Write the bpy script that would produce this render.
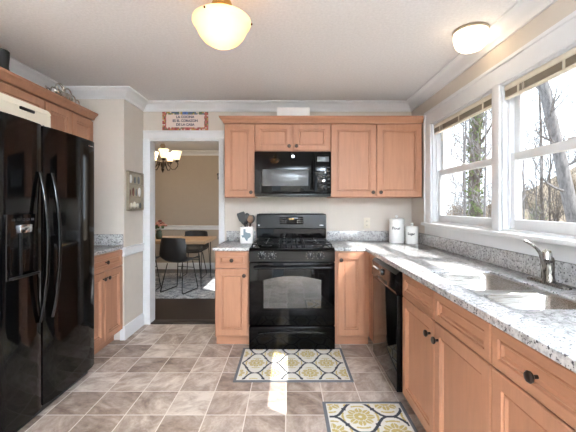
import bpy, bmesh, math, random
from mathutils import Vector, Matrix
random.seed(7)
PI = math.pi
S = bpy.context.scene
COL = S.collection
for o in list(bpy.data.objects):
    bpy.data.objects.remove(o)

# ------------------------------------------------------------------ camera, world, sun, exposure
F_PX = 345.0
CAM_Z = 1.28
cam_d = bpy.data.cameras.new('camera')
cam = bpy.data.objects.new('camera', cam_d)
COL.objects.link(cam)
cam.location = (0, 0, CAM_Z)
cam.rotation_euler = (PI / 2, 0, 0)
cam_d.sensor_width = 36
cam_d.lens = 36 * F_PX / 576
cam_d.shift_y = -10.0 / 576
cam_d.clip_start = 0.05
S.camera = cam

W = bpy.data.worlds.new('sky')
S.world = W
W.use_nodes = True
bg = W.node_tree.nodes['Background']
bg.inputs['Color'].default_value = (0.77, 0.89, 1.0, 1)
bg.inputs['Strength'].default_value = 1.05

sun_d = bpy.data.lights.new('sun', 'SUN')
sun_d.energy = 3.5
sun_d.angle = 0.009
sun_d.color = (1.0, 0.97, 0.93)
sun = bpy.data.objects.new('sun', sun_d)
COL.objects.link(sun)
sun.location = (6, -3, 8)
sun.rotation_euler = Vector((-1.0, 0.586, -1.27)).to_track_quat('-Z', 'Y').to_euler()

S.view_settings.view_transform = 'Standard'
S.view_settings.look = 'None'
S.view_settings.gamma = 1
S.view_settings.use_curve_mapping = False
S.view_settings.exposure = 1.66
LAMP = 1.0

cy = S.cycles
cy.use_denoising = True
cy.max_bounces = 10
cy.diffuse_bounces = 6
cy.glossy_bounces = 5
cy.transparent_max_bounces = 12
cy.caustics_reflective = False
cy.caustics_refractive = False
cy.sample_clamp_indirect = 12

# ------------------------------------------------------------------ materials
def lin(c):
    r = []
    for v in c:
        v /= 255.0
        r.append(v / 12.92 if v <= 0.04045 else ((v + 0.055) / 1.055) ** 2.4)
    return (*r, 1.0)

class NT:
    def __init__(s, name):
        s.m = bpy.data.materials.new(name)
        s.m.use_nodes = True
        s.t = s.m.node_tree
        s.b = s.t.nodes['Principled BSDF']
        s.out = s.t.nodes['Material Output']
    def n(s, typ, **kw):
        nd = s.t.nodes.new(typ)
        for k, v in kw.items():
            setattr(nd, k, v)
        return nd
    def put(s, sock, v):
        if isinstance(v, bpy.types.NodeSocket):
            s.t.links.new(v, sock)
        else:
            sock.default_value = v
    def math(s, op, a, b=0.0, c=None):
        nd = s.n('ShaderNodeMath', operation=op)
        s.put(nd.inputs[0], a)
        s.put(nd.inputs[1], b)
        if c is not None:
            s.put(nd.inputs[2], c)
        return nd.outputs[0]
    def coord(s, scale=(1, 1, 1), kind='Object', rot=(0, 0, 0)):
        tc = s.n('ShaderNodeTexCoord')
        mp = s.n('ShaderNodeMapping')
        mp.inputs['Scale'].default_value = scale
        mp.inputs['Rotation'].default_value = rot
        s.t.links.new(tc.outputs[kind], mp.inputs['Vector'])
        return mp.outputs[0]
    def noise(s, vec, scale, detail=3, rough=0.5, dist=0.0):
        nd = s.n('ShaderNodeTexNoise')
        s.put(nd.inputs['Vector'], vec)
        nd.inputs['Scale'].default_value = scale
        nd.inputs['Detail'].default_value = detail
        nd.inputs['Roughness'].default_value = rough
        nd.inputs['Distortion'].default_value = dist
        return nd.outputs['Fac']
    def ramp(s, fac, stops):
        nd = s.n('ShaderNodeValToRGB')
        e = nd.color_ramp.elements
        while len(e) < len(stops):
            e.new(0.5)
        for i, (p, c) in enumerate(stops):
            e[i].position = p
            e[i].color = c
        s.put(nd.inputs[0], fac)
        return nd.outputs[0]
    def mix(s, fac, a, b, mode='MIX'):
        nd = s.n('ShaderNodeMix', data_type='RGBA', blend_type=mode)
        s.put(nd.inputs[0], fac)
        s.put(nd.inputs[6], a)
        s.put(nd.inputs[7], b)
        return nd.outputs[2]
    def bump(s, h, strength, dist=0.01):
        nd = s.n('ShaderNodeBump')
        nd.inputs['Strength'].default_value = strength
        nd.inputs['Distance'].default_value = dist
        s.put(nd.inputs['Height'], h)
        s.t.links.new(nd.outputs[0], s.b.inputs['Normal'])
    def base(s, c):
        s.put(s.b.inputs['Base Color'], c)

def plain(name, c, rough=0.5, metal=0.0, spec=0.5, var=0.04, vscale=12, coat=0.0):
    t = NT(name)
    v = t.noise(t.coord(), vscale, 3)
    col = lin(c)
    d = tuple(x * (1 - var * 2) for x in col[:3]) + (1,)
    l = tuple(min(1, x * (1 + var)) for x in col[:3]) + (1,)
    t.base(t.ramp(v, [(0.3, d), (0.7, l)]))
    t.b.inputs['Roughness'].default_value = rough
    t.b.inputs['Metallic'].default_value = metal
    t.b.inputs['Specular IOR Level'].default_value = spec
    t.b.inputs['Coat Weight'].default_value = coat
    t.b.inputs['Coat Roughness'].default_value = 0.04
    return t.m

def wood(name, c, rough=0.38, axis='z', dark=0.78):
    t = NT(name)
    sc = {'z': (9, 9, 0.9), 'x': (0.9, 9, 9), 'y': (9, 0.9, 9)}[axis]
    v = t.coord(sc)
    a = t.noise(v, 3.0, 5, 0.6, 0.6)
    b = t.noise(t.coord((1, 1, 1)), 2.2, 2)
    f = t.math('ADD', t.math('MULTIPLY', a, 0.7), t.math('MULTIPLY', b, 0.3))
    col = lin(c)
    t.base(t.ramp(f, [(0.3, tuple(x * dark for x in col[:3]) + (1,)), (0.52, col),
                      (0.72, tuple(min(1, x * 1.12) for x in col[:3]) + (1,))]))
    t.b.inputs['Roughness'].default_value = rough
    t.b.inputs['Specular IOR Level'].default_value = .3
    t.bump(a, 0.04, 0.002)
    return t.m

def granite():
    t = NT('speckled white granite')
    v = t.coord()
    n1 = t.noise(v, 48, 4, 0.6)
    n2 = t.noise(v, 95, 3, 0.6)
    n3 = t.noise(v, 9, 3, 0.5)
    basec = t.ramp(n1, [(0.34, lin((140, 140, 141))), (0.45, lin((176, 176, 176))), (0.58, lin((198, 198, 198)))])
    basec = t.mix(t.ramp(n3, [(0.52, (0, 0, 0, 1)), (0.68, (0.45, 0.45, 0.45, 1))]), basec, lin((168, 163, 160)))
    spk = t.ramp(n2, [(0.585, (0, 0, 0, 1)), (0.64, (1, 1, 1, 1))])
    basec = t.mix(spk, basec, lin((72, 70, 76)))
    vo = t.n('ShaderNodeTexVoronoi')
    t.put(vo.inputs['Vector'], v)
    vo.inputs['Scale'].default_value = 60
    vr = t.ramp(vo.outputs['Distance'], [(0.16, (1, 1, 1, 1)), (0.24, (0, 0, 0, 1))])
    sel = t.ramp(vo.outputs['Color'], [(0.48, (0, 0, 0, 1)), (0.52, (1, 1, 1, 1))])
    t.base(t.mix(t.math('MULTIPLY', vr, sel), basec, lin((52, 50, 56))))
    t.b.inputs['Roughness'].default_value = 0.16
    return t.m

def tile_floor():
    t = NT('taupe stone look tile')
    tc = t.n('ShaderNodeTexCoord')
    sp = t.n('ShaderNodeSeparateXYZ')
    t.t.links.new(tc.outputs['Object'], sp.inputs[0])
    u = t.math('DIVIDE', t.math('ADD', sp.outputs[0], 0.014 + 2.46), 0.246)
    w = t.math('DIVIDE', t.math('ADD', sp.outputs[1], -2.113 + 5.36), 0.268)
    iu, iw = t.math('FLOOR', u), t.math('FLOOR', w)
    fu, fw = t.math('FRACT', u), t.math('FRACT', w)
    cb = t.n('ShaderNodeCombineXYZ')
    t.put(cb.inputs[0], iu); t.put(cb.inputs[1], iw)
    wn = t.n('ShaderNodeTexWhiteNoise', noise_dimensions='2D')
    t.t.links.new(cb.outputs[0], wn.inputs['Vector'])
    off = t.n('ShaderNodeVectorMath', operation='MULTIPLY_ADD')
    t.t.links.new(wn.outputs['Color'], off.inputs[0])
    off.inputs[1].default_value = (9, 9, 9)
    t.t.links.new(tc.outputs['Object'], off.inputs[2])
    rot = t.n('ShaderNodeVectorRotate', rotation_type='Z_AXIS')
    t.t.links.new(off.outputs[0], rot.inputs['Vector'])
    t.put(rot.inputs['Angle'], t.math('MULTIPLY', wn.outputs['Value'], 3.1))
    mp = t.n('ShaderNodeMapping')
    mp.inputs['Scale'].default_value = (1.0, 1.6, 1.0)
    t.t.links.new(rot.outputs[0], mp.inputs['Vector'])
    m1 = t.noise(mp.outputs[0], 5.0, 6, 0.6, 0.7)
    m2 = t.noise(mp.outputs[0], 22, 4, 0.6, 0.8)
    f = t.math('ADD', t.math('MULTIPLY', m1, 0.72), t.math('MULTIPLY', m2, 0.28))
    f = t.math('ADD', f, t.math('MULTIPLY', t.math('SUBTRACT', wn.outputs['Value'], 0.42), 0.2))
    c = t.ramp(f, [(0.30, lin((112, 92, 80))), (0.43, lin((152, 132, 118))), (0.55, lin((182, 164, 151))), (0.70, lin((218, 206, 195)))])
    du = t.math('MULTIPLY', t.math('MINIMUM', fu, t.math('SUBTRACT', 1.0, fu)), 0.246)
    dw = t.math('MULTIPLY', t.math('MINIMUM', fw, t.math('SUBTRACT', 1.0, fw)), 0.268)
    d = t.math('MINIMUM', du, dw)
    g = t.math('LESS_THAN', d, 0.0034)
    t.base(t.mix(g, c, lin((222, 212, 202))))
    t.put(t.b.inputs['Roughness'], t.math('ADD', 0.30, t.math('MULTIPLY', m2, 0.25)))
    t.bump(t.math('MINIMUM', d, 0.004), 0.3, 0.4)
    return t.m

def glass(name='clear window glass'):
    t = NT(name)
    tr = t.n('ShaderNodeBsdfTransparent')
    gl = t.n('ShaderNodeBsdfGlossy')
    gl.inputs['Roughness'].default_value = 0.0
    lw = t.n('ShaderNodeLayerWeight'); lw.inputs[0].default_value = .5
    mx = t.n('ShaderNodeMixShader')
    t.put(mx.inputs[0], t.math('ADD', .02, t.math('MULTIPLY', t.math('POWER', lw.outputs['Facing'], 5.0), .6)))
    t.t.links.new(tr.outputs[0], mx.inputs[1])
    t.t.links.new(gl.outputs[0], mx.inputs[2])
    t.t.links.new(mx.outputs[0], t.out.inputs[0])
    return t.m

def emit(name, c, strength, basec=(240, 225, 200)):
    t = NT(name)
    v = t.noise(t.coord(), 6, 2)
    t.base(t.ramp(v, [(0.3, lin(basec)), (0.7, lin(basec))]))
    t.put(t.b.inputs['Emission Color'], lin(c))
    t.b.inputs['Emission Strength'].default_value = strength
    t.b.inputs['Roughness'].default_value = 0.25
    return t.m

def shade_glass(name, c, glow):
    t = NT(name)
    v = t.noise(t.coord(), 9, 3, .6, 1.5)
    t.base(t.ramp(v, [(0.3, tuple(x * .9 for x in lin(c)[:3]) + (1,)), (0.7, lin(c))]))
    t.b.inputs['Roughness'].default_value = 0.2
    t.put(t.b.inputs['Emission Color'], lin(c))
    t.b.inputs['Emission Strength'].default_value = glow
    tl = t.n('ShaderNodeBsdfTranslucent'); tl.inputs[0].default_value = lin(c)
    mx = t.n('ShaderNodeMixShader'); mx.inputs[0].default_value = .45
    t.t.links.new(t.b.outputs[0], mx.inputs[1]); t.t.links.new(tl.outputs[0], mx.inputs[2])
    t.t.links.new(mx.outputs[0], t.out.inputs[0])
    return t.m

def attr_mat(name, rough=0.9, bumpiness=0.0):
    t = NT(name)
    a = t.n('ShaderNodeVertexColor'); a.layer_name = 'pattern'
    n = t.noise(t.coord(), 260, 2)
    t.base(t.mix(0.35, a.outputs[0], t.mix(1.0, a.outputs[0], t.ramp(n, [(0.3, (0.6, 0.6, 0.6, 1)), (0.7, (1, 1, 1, 1))]), 'MULTIPLY')))
    t.b.inputs['Roughness'].default_value = rough
    if bumpiness:
        t.bump(n, bumpiness, 0.002)
    return t.m

def ceiling_mat():
    t = NT('textured white ceiling paint')
    n = t.noise(t.coord(), 60, 4, 0.6)
    t.base(t.ramp(n, [(0.3, lin((218, 218, 219))), (0.7, lin((230, 230, 231)))]))
    t.b.inputs['Roughness'].default_value = 0.9
    t.bump(n, 0.25, 0.01)
    return t.m

def steel(name, axis=(4, 200, 200), lo=(158, 156, 152), hi=(190, 188, 184)):
    t = NT(name)
    n = t.noise(t.coord(axis), 3, 3)
    t.base(t.ramp(n, [(0.3, lin(lo)), (0.7, lin(hi))]))
    t.b.inputs['Metallic'].default_value = 1.0
    t.put(t.b.inputs['Roughness'], t.math('ADD', 0.2, t.math('MULTIPLY', n, 0.16)))
    return t.m

def bark(name, c1, c2, sc=(12, 12, 3)):
    t = NT(name)
    n = t.noise(t.coord(sc), 2.5, 5, 0.65)
    t.base(t.ramp(n, [(0.35, lin(c1)), (0.65, lin(c2))]))
    t.b.inputs['Roughness'].default_value = 0.95
    return t.m

M = {}
M['wall'] = plain('warm greige wall paint', (206, 198, 188), 0.75, var=0.01)
M['dining_wall'] = plain('taupe dining wall paint', (174, 162, 148), 0.75, var=0.01)
M['trim'] = plain('white trim paint', (222, 224, 226), 0.35, var=0.01)
M['ceiling'] = ceiling_mat()
M['tile'] = tile_floor()
M['dark_floor'] = wood('dark hardwood boards', (52, 42, 38), 0.3, 'x')
M['wood'] = wood('honey maple cabinet wood', (172, 125, 98), 0.42, 'z', 0.86)
M['wood_h'] = wood('honey maple horizontal grain', (172, 125, 98), 0.42, 'x', 0.86)
M['granite'] = granite()
M['black'] = plain('glossy black enamel', (5, 5, 6), 0.05, var=0.02, spec=.2)
M['black_fridge'] = plain('glossy black fridge enamel', (7, 7, 8), 0.07, var=0.02, spec=0.3)
M['black_satin'] = plain('satin black plastic', (11, 11, 12), 0.28, var=0.03)
M['console'] = plain('dark console enamel', (5, 5, 6), 0.25, var=0.02, spec=.25)
M['iron'] = plain('black cast iron', (14, 14, 15), 0.5, var=0.08)
M['bronze'] = plain('dark bronze metal', (74, 64, 58), 0.28, metal=0.9, var=0.08)
M['chandelier'] = plain('antique bronze chandelier metal', (46, 36, 28), 0.4, metal=0.6, var=0.1)
M['brass'] = plain('polished brass', (205, 165, 95), 0.25, metal=1.0, var=0.08)
M['steel'] = steel('brushed stainless steel')
M['nickel'] = steel('brushed nickel', (60, 60, 8), (120, 116, 110), (150, 146, 140))
M['chrome'] = plain('chrome', (210, 210, 210), 0.15, metal=1.0)
M['oven_glass'] = plain('tinted oven glass', (46, 42, 37), 0.04, var=0.08, spec=.9, vscale=20)
M['mw_glass'] = plain('mesh microwave glass', (92, 95, 98), 0.22, var=0.03, spec=0.5)
M['glass'] = glass()
M['white_cer'] = plain('white glazed ceramic', (236, 236, 234), 0.25, var=0.01)
M['white_box'] = plain('white painted metal', (238, 236, 232), 0.4, var=0.01)
M['cream'] = plain('cream enamel', (226, 220, 202), 0.35, var=0.02)
M['ink'] = plain('dark charcoal ink', (52, 54, 58), 0.6)
M['blue_ink'] = plain('grey blue ink', (120, 140, 150), 0.5)
M['navy'] = plain('navy glaze', (48, 52, 84), 0.4)
M['ivory'] = plain('ivory plastic', (226, 218, 202), 0.4)
M['slot'] = plain('dark slot', (60, 54, 50), 0.6)
M['shade_near'] = shade_glass('lit alabaster glass', (248, 228, 192), .10)
M['bulb'] = emit('lit bulb', (255, 232, 195), 3.0)
M['shade_flush'] = shade_glass('lit frosted glass', (252, 240, 220), .30)
M['shade_dining'] = emit('lit amber glass shade', (255, 224, 172), .6)
M['blind'] = plain('tan blind slats', (152, 140, 122), 0.5, var=0.03)
M['blind_rail'] = plain('cream blind rail', (226, 218, 200), 0.45)
M['table_wood'] = wood('light oak tabletop', (182, 150, 118), 0.4, 'x')
M['spoon_wood'] = wood('dark olive wood', (112, 84, 62), 0.5, 'z')
M['leather'] = plain('charcoal leather', (44, 43, 44), 0.45, var=0.06)
M['black_metal'] = plain('black powder coated steel', (24, 24, 25), 0.4, var=0.03)
M['vase_glass'] = plain('green tinted vase glass', (70, 84, 72), 0.15)
M['petal'] = plain('dusty rose petals', (186, 132, 120), 0.8, var=0.25, vscale=30)
M['petal2'] = plain('dark red petals', (130, 70, 66), 0.8, var=0.25, vscale=30)
M['leaf'] = plain('dark green leaf', (62, 84, 50), 0.7, var=0.2)
M['silver'] = plain('tarnished silver', (188, 182, 172), 0.22, metal=1.0, var=0.2, vscale=25)
M['frame'] = plain('weathered taupe frame', (148, 136, 118), 0.6, var=0.08)
M['backing'] = plain('linen backing', (168, 158, 140), 0.8, var=0.05)
M['dim_grey'] = plain('dim grey print', (58, 58, 60), 0.5)
M['brown'] = plain('brown glaze', (108, 66, 54), 0.5)
M['greyg'] = plain('grey glaze', (112, 112, 112), 0.5)
M['bark'] = bark('grey brown bark', (70, 64, 60), (112, 104, 98))
M['bark_pale'] = bark('pale grey bark', (92, 90, 90), (136, 133, 133))
M['ivy'] = plain('ivy leaf green', (96, 110, 62), 0.7, var=0.3, vscale=4)
M['shrub'] = plain('pale spring green leaves', (96, 112, 70), 0.8, var=0.3, vscale=3)
M['brush'] = plain('dry tan brush', (116, 100, 82), 0.9, var=0.3, vscale=3)
M['litter'] = bark('leaf litter', (104, 92, 78), (142, 128, 110), (3, 3, 3))
M['rug'] = attr_mat('woven trellis rug', 0.95, 0.3)
M['plaque'] = attr_mat('painted glazed tile', 0.3)
M['grey_rug'] = None

def grey_rug():
    t = NT('distressed grey rug')
    v = t.coord()
    n = t.noise(v, 9, 6, 0.7, 1.0)
    m = t.noise(v, 40, 3)
    f = t.math('ADD', t.math('MULTIPLY', n, 0.7), t.math('MULTIPLY', m, 0.3))
    t.base(t.ramp(f, [(0.4, lin((108, 110, 114))), (0.5, lin((160, 161, 163))), (0.6, lin((205, 204, 202)))]))
    t.b.inputs['Roughness'].default_value = 0.95
    return t.m
M['grey_rug'] = grey_rug()

# ------------------------------------------------------------------ mesh helpers
class MB:
    def __init__(s):
        s.bm = bmesh.new()
    def box(s, x0, x1, y0, y1, z0, z1, bev=0.0, seg=2, mat=None):
        g = bmesh.ops.create_cube(s.bm, size=1.0)
        vs = g['verts']
        for v in vs:
            v.co = Vector(((x0 + x1) / 2 + v.co.x * (x1 - x0), (y0 + y1) / 2 + v.co.y * (y1 - y0), (z0 + z1) / 2 + v.co.z * (z1 - z0)))
            if mat is not None:
                v.co = mat @ v.co
        if bev > 0:
            es = list({e for v in vs for e in v.link_edges})
            bmesh.ops.bevel(s.bm, geom=es, offset=bev, segments=seg, affect='EDGES', profile=0.5, clamp_overlap=True)
        return s
    def ring(s, pts):
        return [s.bm.verts.new(p) for p in pts]
    def loft(s, rings, closed=True, cap0=True, cap1=True):
        R = [s.ring(r) for r in rings]
        n = len(R[0])
        for a, b in zip(R[:-1], R[1:]):
            for i in range(n if closed else n - 1):
                j = (i + 1) % n
                try:
                    s.bm.faces.new((a[i], a[j], b[j], b[i]))
                except ValueError:
                    pass
        if cap0 and closed:
            s.bm.faces.new(list(reversed(R[0])))
        if cap1 and closed:
            s.bm.faces.new(R[-1])
        return s
    def tube(s, pts, r, n=8, closed=False):
        P = [Vector(p) for p in pts]
        if not hasattr(r, '__len__'):
            r = [r] * len(P)
        rings = []
        nrm = None
        for i, p in enumerate(P):
            if closed:
                d = P[(i + 1) % len(P)] - P[i - 1]
            else:
                d = P[min(i + 1, len(P) - 1)] - P[max(i - 1, 0)]
            d.normalize()
            if nrm is None:
                up = Vector((0, 0, 1)) if abs(d.z) < 0.9 else Vector((1, 0, 0))
                nrm = d.cross(up).normalized()
            else:
                nrm = (nrm - d * nrm.dot(d)).normalized()
            b = d.cross(nrm)
            rings.append([p + (nrm * math.cos(a) + b * math.sin(a)) * r[i] for a in [2 * PI * k / n for k in range(n)]])
        if closed:
            rings.append(rings[0])
        return s.loft(rings, cap0=not closed, cap1=not closed)
    def lathe(s, prof, c=(0, 0, 0), n=28, axis='z'):
        c = Vector(c)
        rings = []
        for r, z in prof:
            r = max(r, 0.0004)
            ring = []
            for k in range(n):
                a = 2 * PI * k / n
                if axis == 'z':
                    v = Vector((r * math.cos(a), r * math.sin(a), z))
                elif axis == '-y':
                    v = Vector((r * math.cos(a), -z, r * math.sin(a)))
                else:
                    v = Vector((z, r * math.cos(a), r * math.sin(a)))
                ring.append(c + v)
            rings.append(ring)
        return s.loft(rings)
    def prism(s, poly, axis, a, b):
        def P(u, v, w):
            return {'x': (w, u, v), 'y': (u, w, v), 'z': (u, v, w)}[axis]
        return s.loft([[P(u, v, a) for u, v in poly], [P(u, v, b) for u, v in poly]])
    def sphere(s, c, r, sc=(1, 1, 1), u=16, v=10):
        bmesh.ops.create_uvsphere(s.bm, u_segments=u, v_segments=v, radius=r,
                                  matrix=Matrix.Translation(c) @ Matrix.Diagonal((*sc, 1)))
        return s
    def panel(s, x0, x1, z0, z1, yb, yf, fr=0.055):
        """framed recessed-panel front, facing -y"""
        def rect(i, y):
            return [(x0 + i, y, z0 + i), (x1 - i, y, z0 + i), (x1 - i, y, z1 - i), (x0 + i, y, z1 - i)]
        return s.loft([rect(0, yb), rect(0, yf + .004), rect(.004, yf), rect(fr, yf), rect(fr + .003, yf + .008), rect(fr + .006, yf + .008),
                       rect(fr + .009, yf + .005), rect(fr + .014, yf + .005), rect(fr + .020, yf + .013)])
    def build(s, name, mat, parent=None, smooth=35, loc=None):
        bmesh.ops.recalc_face_normals(s.bm, faces=s.bm.faces)
        me = bpy.data.meshes.new(name)
        s.bm.to_mesh(me)
        s.bm.free()
        for m in (mat if isinstance(mat, (list, tuple)) else [mat]):
            me.materials.append(m)
        if smooth:
            me.polygons.foreach_set('use_smooth', [True] * len(me.polygons))
            me.set_sharp_from_angle(angle=math.radians(smooth))
        o = bpy.data.objects.new(name, me)
        COL.objects.link(o)
        if parent:
            o.parent = parent
        if loc:
            o.location = loc
        return o

def tag(o, label, cat, group=None):
    o['label'] = label
    o['category'] = cat
    if group:
        o['group'] = group
    return o
def thing(name, label, cat, loc=(0, 0, 0), rz=0.0, group=None):
    o = bpy.data.objects.new(name, None)
    o.empty_display_size = 0.05
    COL.objects.link(o)
    o.location = loc
    o.rotation_euler = (0, 0, rz)
    return tag(o, label, cat, group)
def struct(o):
    o['kind'] = 'structure'
    return o
def kids(o):
    return [c for c in COL.objects if c.parent == o]
def dup(root, loc=None, rz=None, label=None):
    def cp(o, par):
        c = o.copy()
        COL.objects.link(c)
        c.parent = par
        for k in kids(o):
            cp(k, c)
        return c
    r = cp(root, None)
    if loc is not None:
        r.location = loc
    if rz is not None:
        r.rotation_euler = (0, 0, rz)
    if label:
        r['label'] = label
    return r
def text_mesh(name, body, size, mat, parent, loc, rot, depth=0.0006, align='CENTER', bold=0.0):
    cu = bpy.data.curves.new(name + '_curve', 'FONT')
    cu.body = body
    cu.size = size
    cu.align_x = align
    cu.align_y = 'CENTER'
    cu.extrude = depth
    cu.offset = bold
    tmp = bpy.data.objects.new('tmp_text', cu)
    COL.objects.link(tmp)
    dg = bpy.context.evaluated_depsgraph_get()
    me = bpy.data.meshes.new_from_object(tmp.evaluated_get(dg))
    bpy.data.objects.remove(tmp)
    me.materials.clear()
    me.materials.append(mat)
    o = bpy.data.objects.new(name, me)
    COL.objects.link(o)
    o.parent = parent
    o.location = loc
    o.rotation_euler = rot
    return o
def bez(p0, p1, p2, p3, n=12):
    p0, p1, p2, p3 = map(Vector, (p0, p1, p2, p3))
    return [p0 * (1 - t) ** 3 + p1 * 3 * t * (1 - t) ** 2 + p2 * 3 * t * t * (1 - t) + p3 * t ** 3 for t in [i / n for i in range(n + 1)]]

# ------------------------------------------------------------------ room shell
XL, XR, YB, YR = -2.17, 1.34, 3.74, -3.2
YN, XJ = 3.30, -1.567          # nook back wall, jog wall
CZ = 2.40
WT = 0.12
XD0, XD1, YD = -3.9, 0.28, 7.0  # dining room extents

struct(MB().box(XL - .2, XR + WT, YR - .2, YB + .02, -.1, 0).build('floor', M['tile'], smooth=0))
struct(MB().box(XD0, XD1, YB + .02, YD + .1, -.1, -.001).build('floor_dining', M['dark_floor'], smooth=0))
struct(MB().box(XL - .2, XR + WT, YR - .2, YB + .12, CZ, CZ + .1).build('ceiling', M['ceiling'], smooth=0))
struct(MB().box(XD0 - .1, XD1 + .1, YB + .12, YD + .1, CZ, CZ + .1).build('ceiling_dining', M['ceiling'], smooth=0))
# back wall around the doorway
DX0, DX1, DZ = -1.508, -0.729, 2.0
struct(MB().box(XD0, DX0, YB, YB + .12, 0, CZ).box(DX1, XR + WT, YB, YB + .12, 0, CZ).box(DX0, DX1, YB, YB + .12, DZ, CZ)
       .build('wall_back', M['wall'], smooth=0))
struct(MB().box(XL - .12, XJ, YN, YB, 0, CZ).build('wall_nook', M['wall'], smooth=0))
struct(MB().box(XL - .12, XL, YR, YN, 0, CZ).build('wall_left', M['wall'], smooth=0))
# right wall with the window opening, plus one for the added fill window
WY0, WY1, WZ0, WZ1, WM0, WM1 = 1.20, 3.21, 1.12, 2.045, 2.17, 2.237
struct(MB().box(XR, XR + WT, YR, -2.9, 0, CZ).box(XR, XR + WT, -.3, WY0, 0, CZ).box(XR, XR + WT, -2.9, -.3, 0, .5).box(XR, XR + WT, -2.9, -.3, 2.1, CZ).box(XR, XR + WT, WY1, YB, 0, CZ).box(XR, XR + WT, WY0, WY1, 0, WZ0)
       .box(XR, XR + WT, WY0, WY1, WZ1, CZ).box(XR, XR + WT, WM0, WM1, WZ0, WZ1).build('wall_right', M['wall'], smooth=0))
# rear wall behind the camera; patio door and side window added for fill daylight
struct(MB().box(XL - .12, -1.25, YR - .12, YR, 0, CZ).box(-.35, XR + WT, YR - .12, YR, 0, CZ).box(-1.25, -.35, YR - .12, YR, 2.05, CZ)
       .build('wall_rear', M['wall'], smooth=0))
d2 = thing('fill_door', 'added white glazed patio door, unseen behind the viewer, for fill daylight', 'door', (-.8, YR - .06, 0)); struct(d2)
fr = MB().box(-.45, -.35, -.03, .03, 0, 2.05).box(.35, .45, -.03, .03, 0, 2.05).box(-.35, .35, -.029, .029, 0, .2).box(-.35, .35, -.029, .029, 1.93, 2.05)
fr.build('door_frame', M['trim'], d2, 0)
MB().box(-.35, .35, -.004, .004, .2, 1.93).build('door_glass', M['glass'], d2, 0)
w3 = thing('fill_window', 'added broad window, unseen behind the viewer, for fill daylight', 'window', (XR, -1.6, .5)); struct(w3)  # added opening, out of view, that brings extra daylight into the room
fr = MB()
for a in (-1.3, -.45, .4, 1.25):
    fr.box(.02, .09, a, a + .05, 0, 1.6)
fr.box(.021, .089, -1.3, 1.3, 0, .05).box(.021, .089, -1.3, 1.3, 1.55, 1.6)
fr.build('window_frame', M['trim'], w3, 0)
MB().box(.05, .056, -1.29, 1.29, .05, 1.55).build('pane', M['glass'], w3, 0)
# dining room walls (right one has a window the sun comes through)
struct(MB().box(XD0, XD1 + .1, YD, YD + .1, 0, CZ).build('wall_dining_back', M['dining_wall'], smooth=0))
struct(MB().box(XD0 - .1, XD0, YB, YD + .1, 0, CZ).build('wall_dining_left', M['dining_wall'], smooth=0))
struct(MB().box(XD1, XD1 + .1, YB + .12, 4.3, 0, CZ).box(XD1, XD1 + .1, 6.3, YD, 0, CZ).box(XD1, XD1 + .1, 4.3, 6.3, 0, .7)
       .box(XD1, XD1 + .1, 4.3, 6.3, 2.15, CZ).box(XD1, XD1 + .1, 5.25, 5.35, .7, 2.15).build('wall_dining_right', M['dining_wall'], smooth=0))

def sweep(profile, path, closed=False):
    """profile: (offset to the left of travel, z); path: xy points; mitred"""
    rings = []
    P = [Vector(p) for p in path]
    for i, p in enumerate(P):
        if i == 0:
            d = (P[1] - P[0]).normalized(); nn = Vector((-d.y, d.x)); k = 1
        elif i == len(P) - 1:
            d = (P[-1] - P[-2]).normalized(); nn = Vector((-d.y, d.x)); k = 1
        else:
            d0 = (P[i] - P[i - 1]).normalized(); d1 = (P[i + 1] - P[i]).normalized()
            n0 = Vector((-d0.y, d0.x)); n1 = Vector((-d1.y, d1.x))
            nn = (n0 + n1).normalized(); k = 1 / max(0.2, nn.dot(n0))
        rings.append([(p.x + nn.x * u * k, p.y + nn.y * u * k, z) for u, z in profile])
    return MB().loft(rings)

crown_prof = [(0, CZ), (.085, CZ), (.085, CZ - .012), (.072, CZ - .02), (.05, CZ - .04), (.03, CZ - .066), (.016, CZ - .078), (.014, CZ - .098), (0, CZ - .098)]
crown_path = [(XR, YR), (XR, YB), (XJ, YB), (XJ, YN), (XL, YN), (XL, YR)]
struct(sweep(crown_prof, crown_path).build('trim_1', M['trim'], smooth=50))
struct(sweep(crown_prof, [(XD1, YB + .12), (XD1, YD), (XD0, YD), (XD0, YB + .12)]).build('trim_2', M['trim'], smooth=50))
rail_prof = [(0, .885), (.02, .885), (.024, .872), (.014, .858), (.014, .822), (.022, .81), (.018, .798), (0, .798)]
struct(sweep(rail_prof, [(XJ, YB - .02), (XJ, YN), (-1.60, YN)]).build('trim_3', M['trim'], smooth=40))
struct(sweep(rail_prof, [(XD1, YD), (XD0, YD)]).build('trim_4', M['trim'], smooth=40))
base_prof = [(0, 0), (.016, 0), (.016, .11), (.008, .128), (0, .13)]
struct(sweep(base_prof, [(XJ, YB - .02), (XJ, YN), (-1.60, YN)]).build('baseboard_left', M['trim'], smooth=40))
struct(sweep(base_prof, [(XD1, YD), (XD0, YD)]).build('baseboard_dining', M['trim'], smooth=40))

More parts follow.
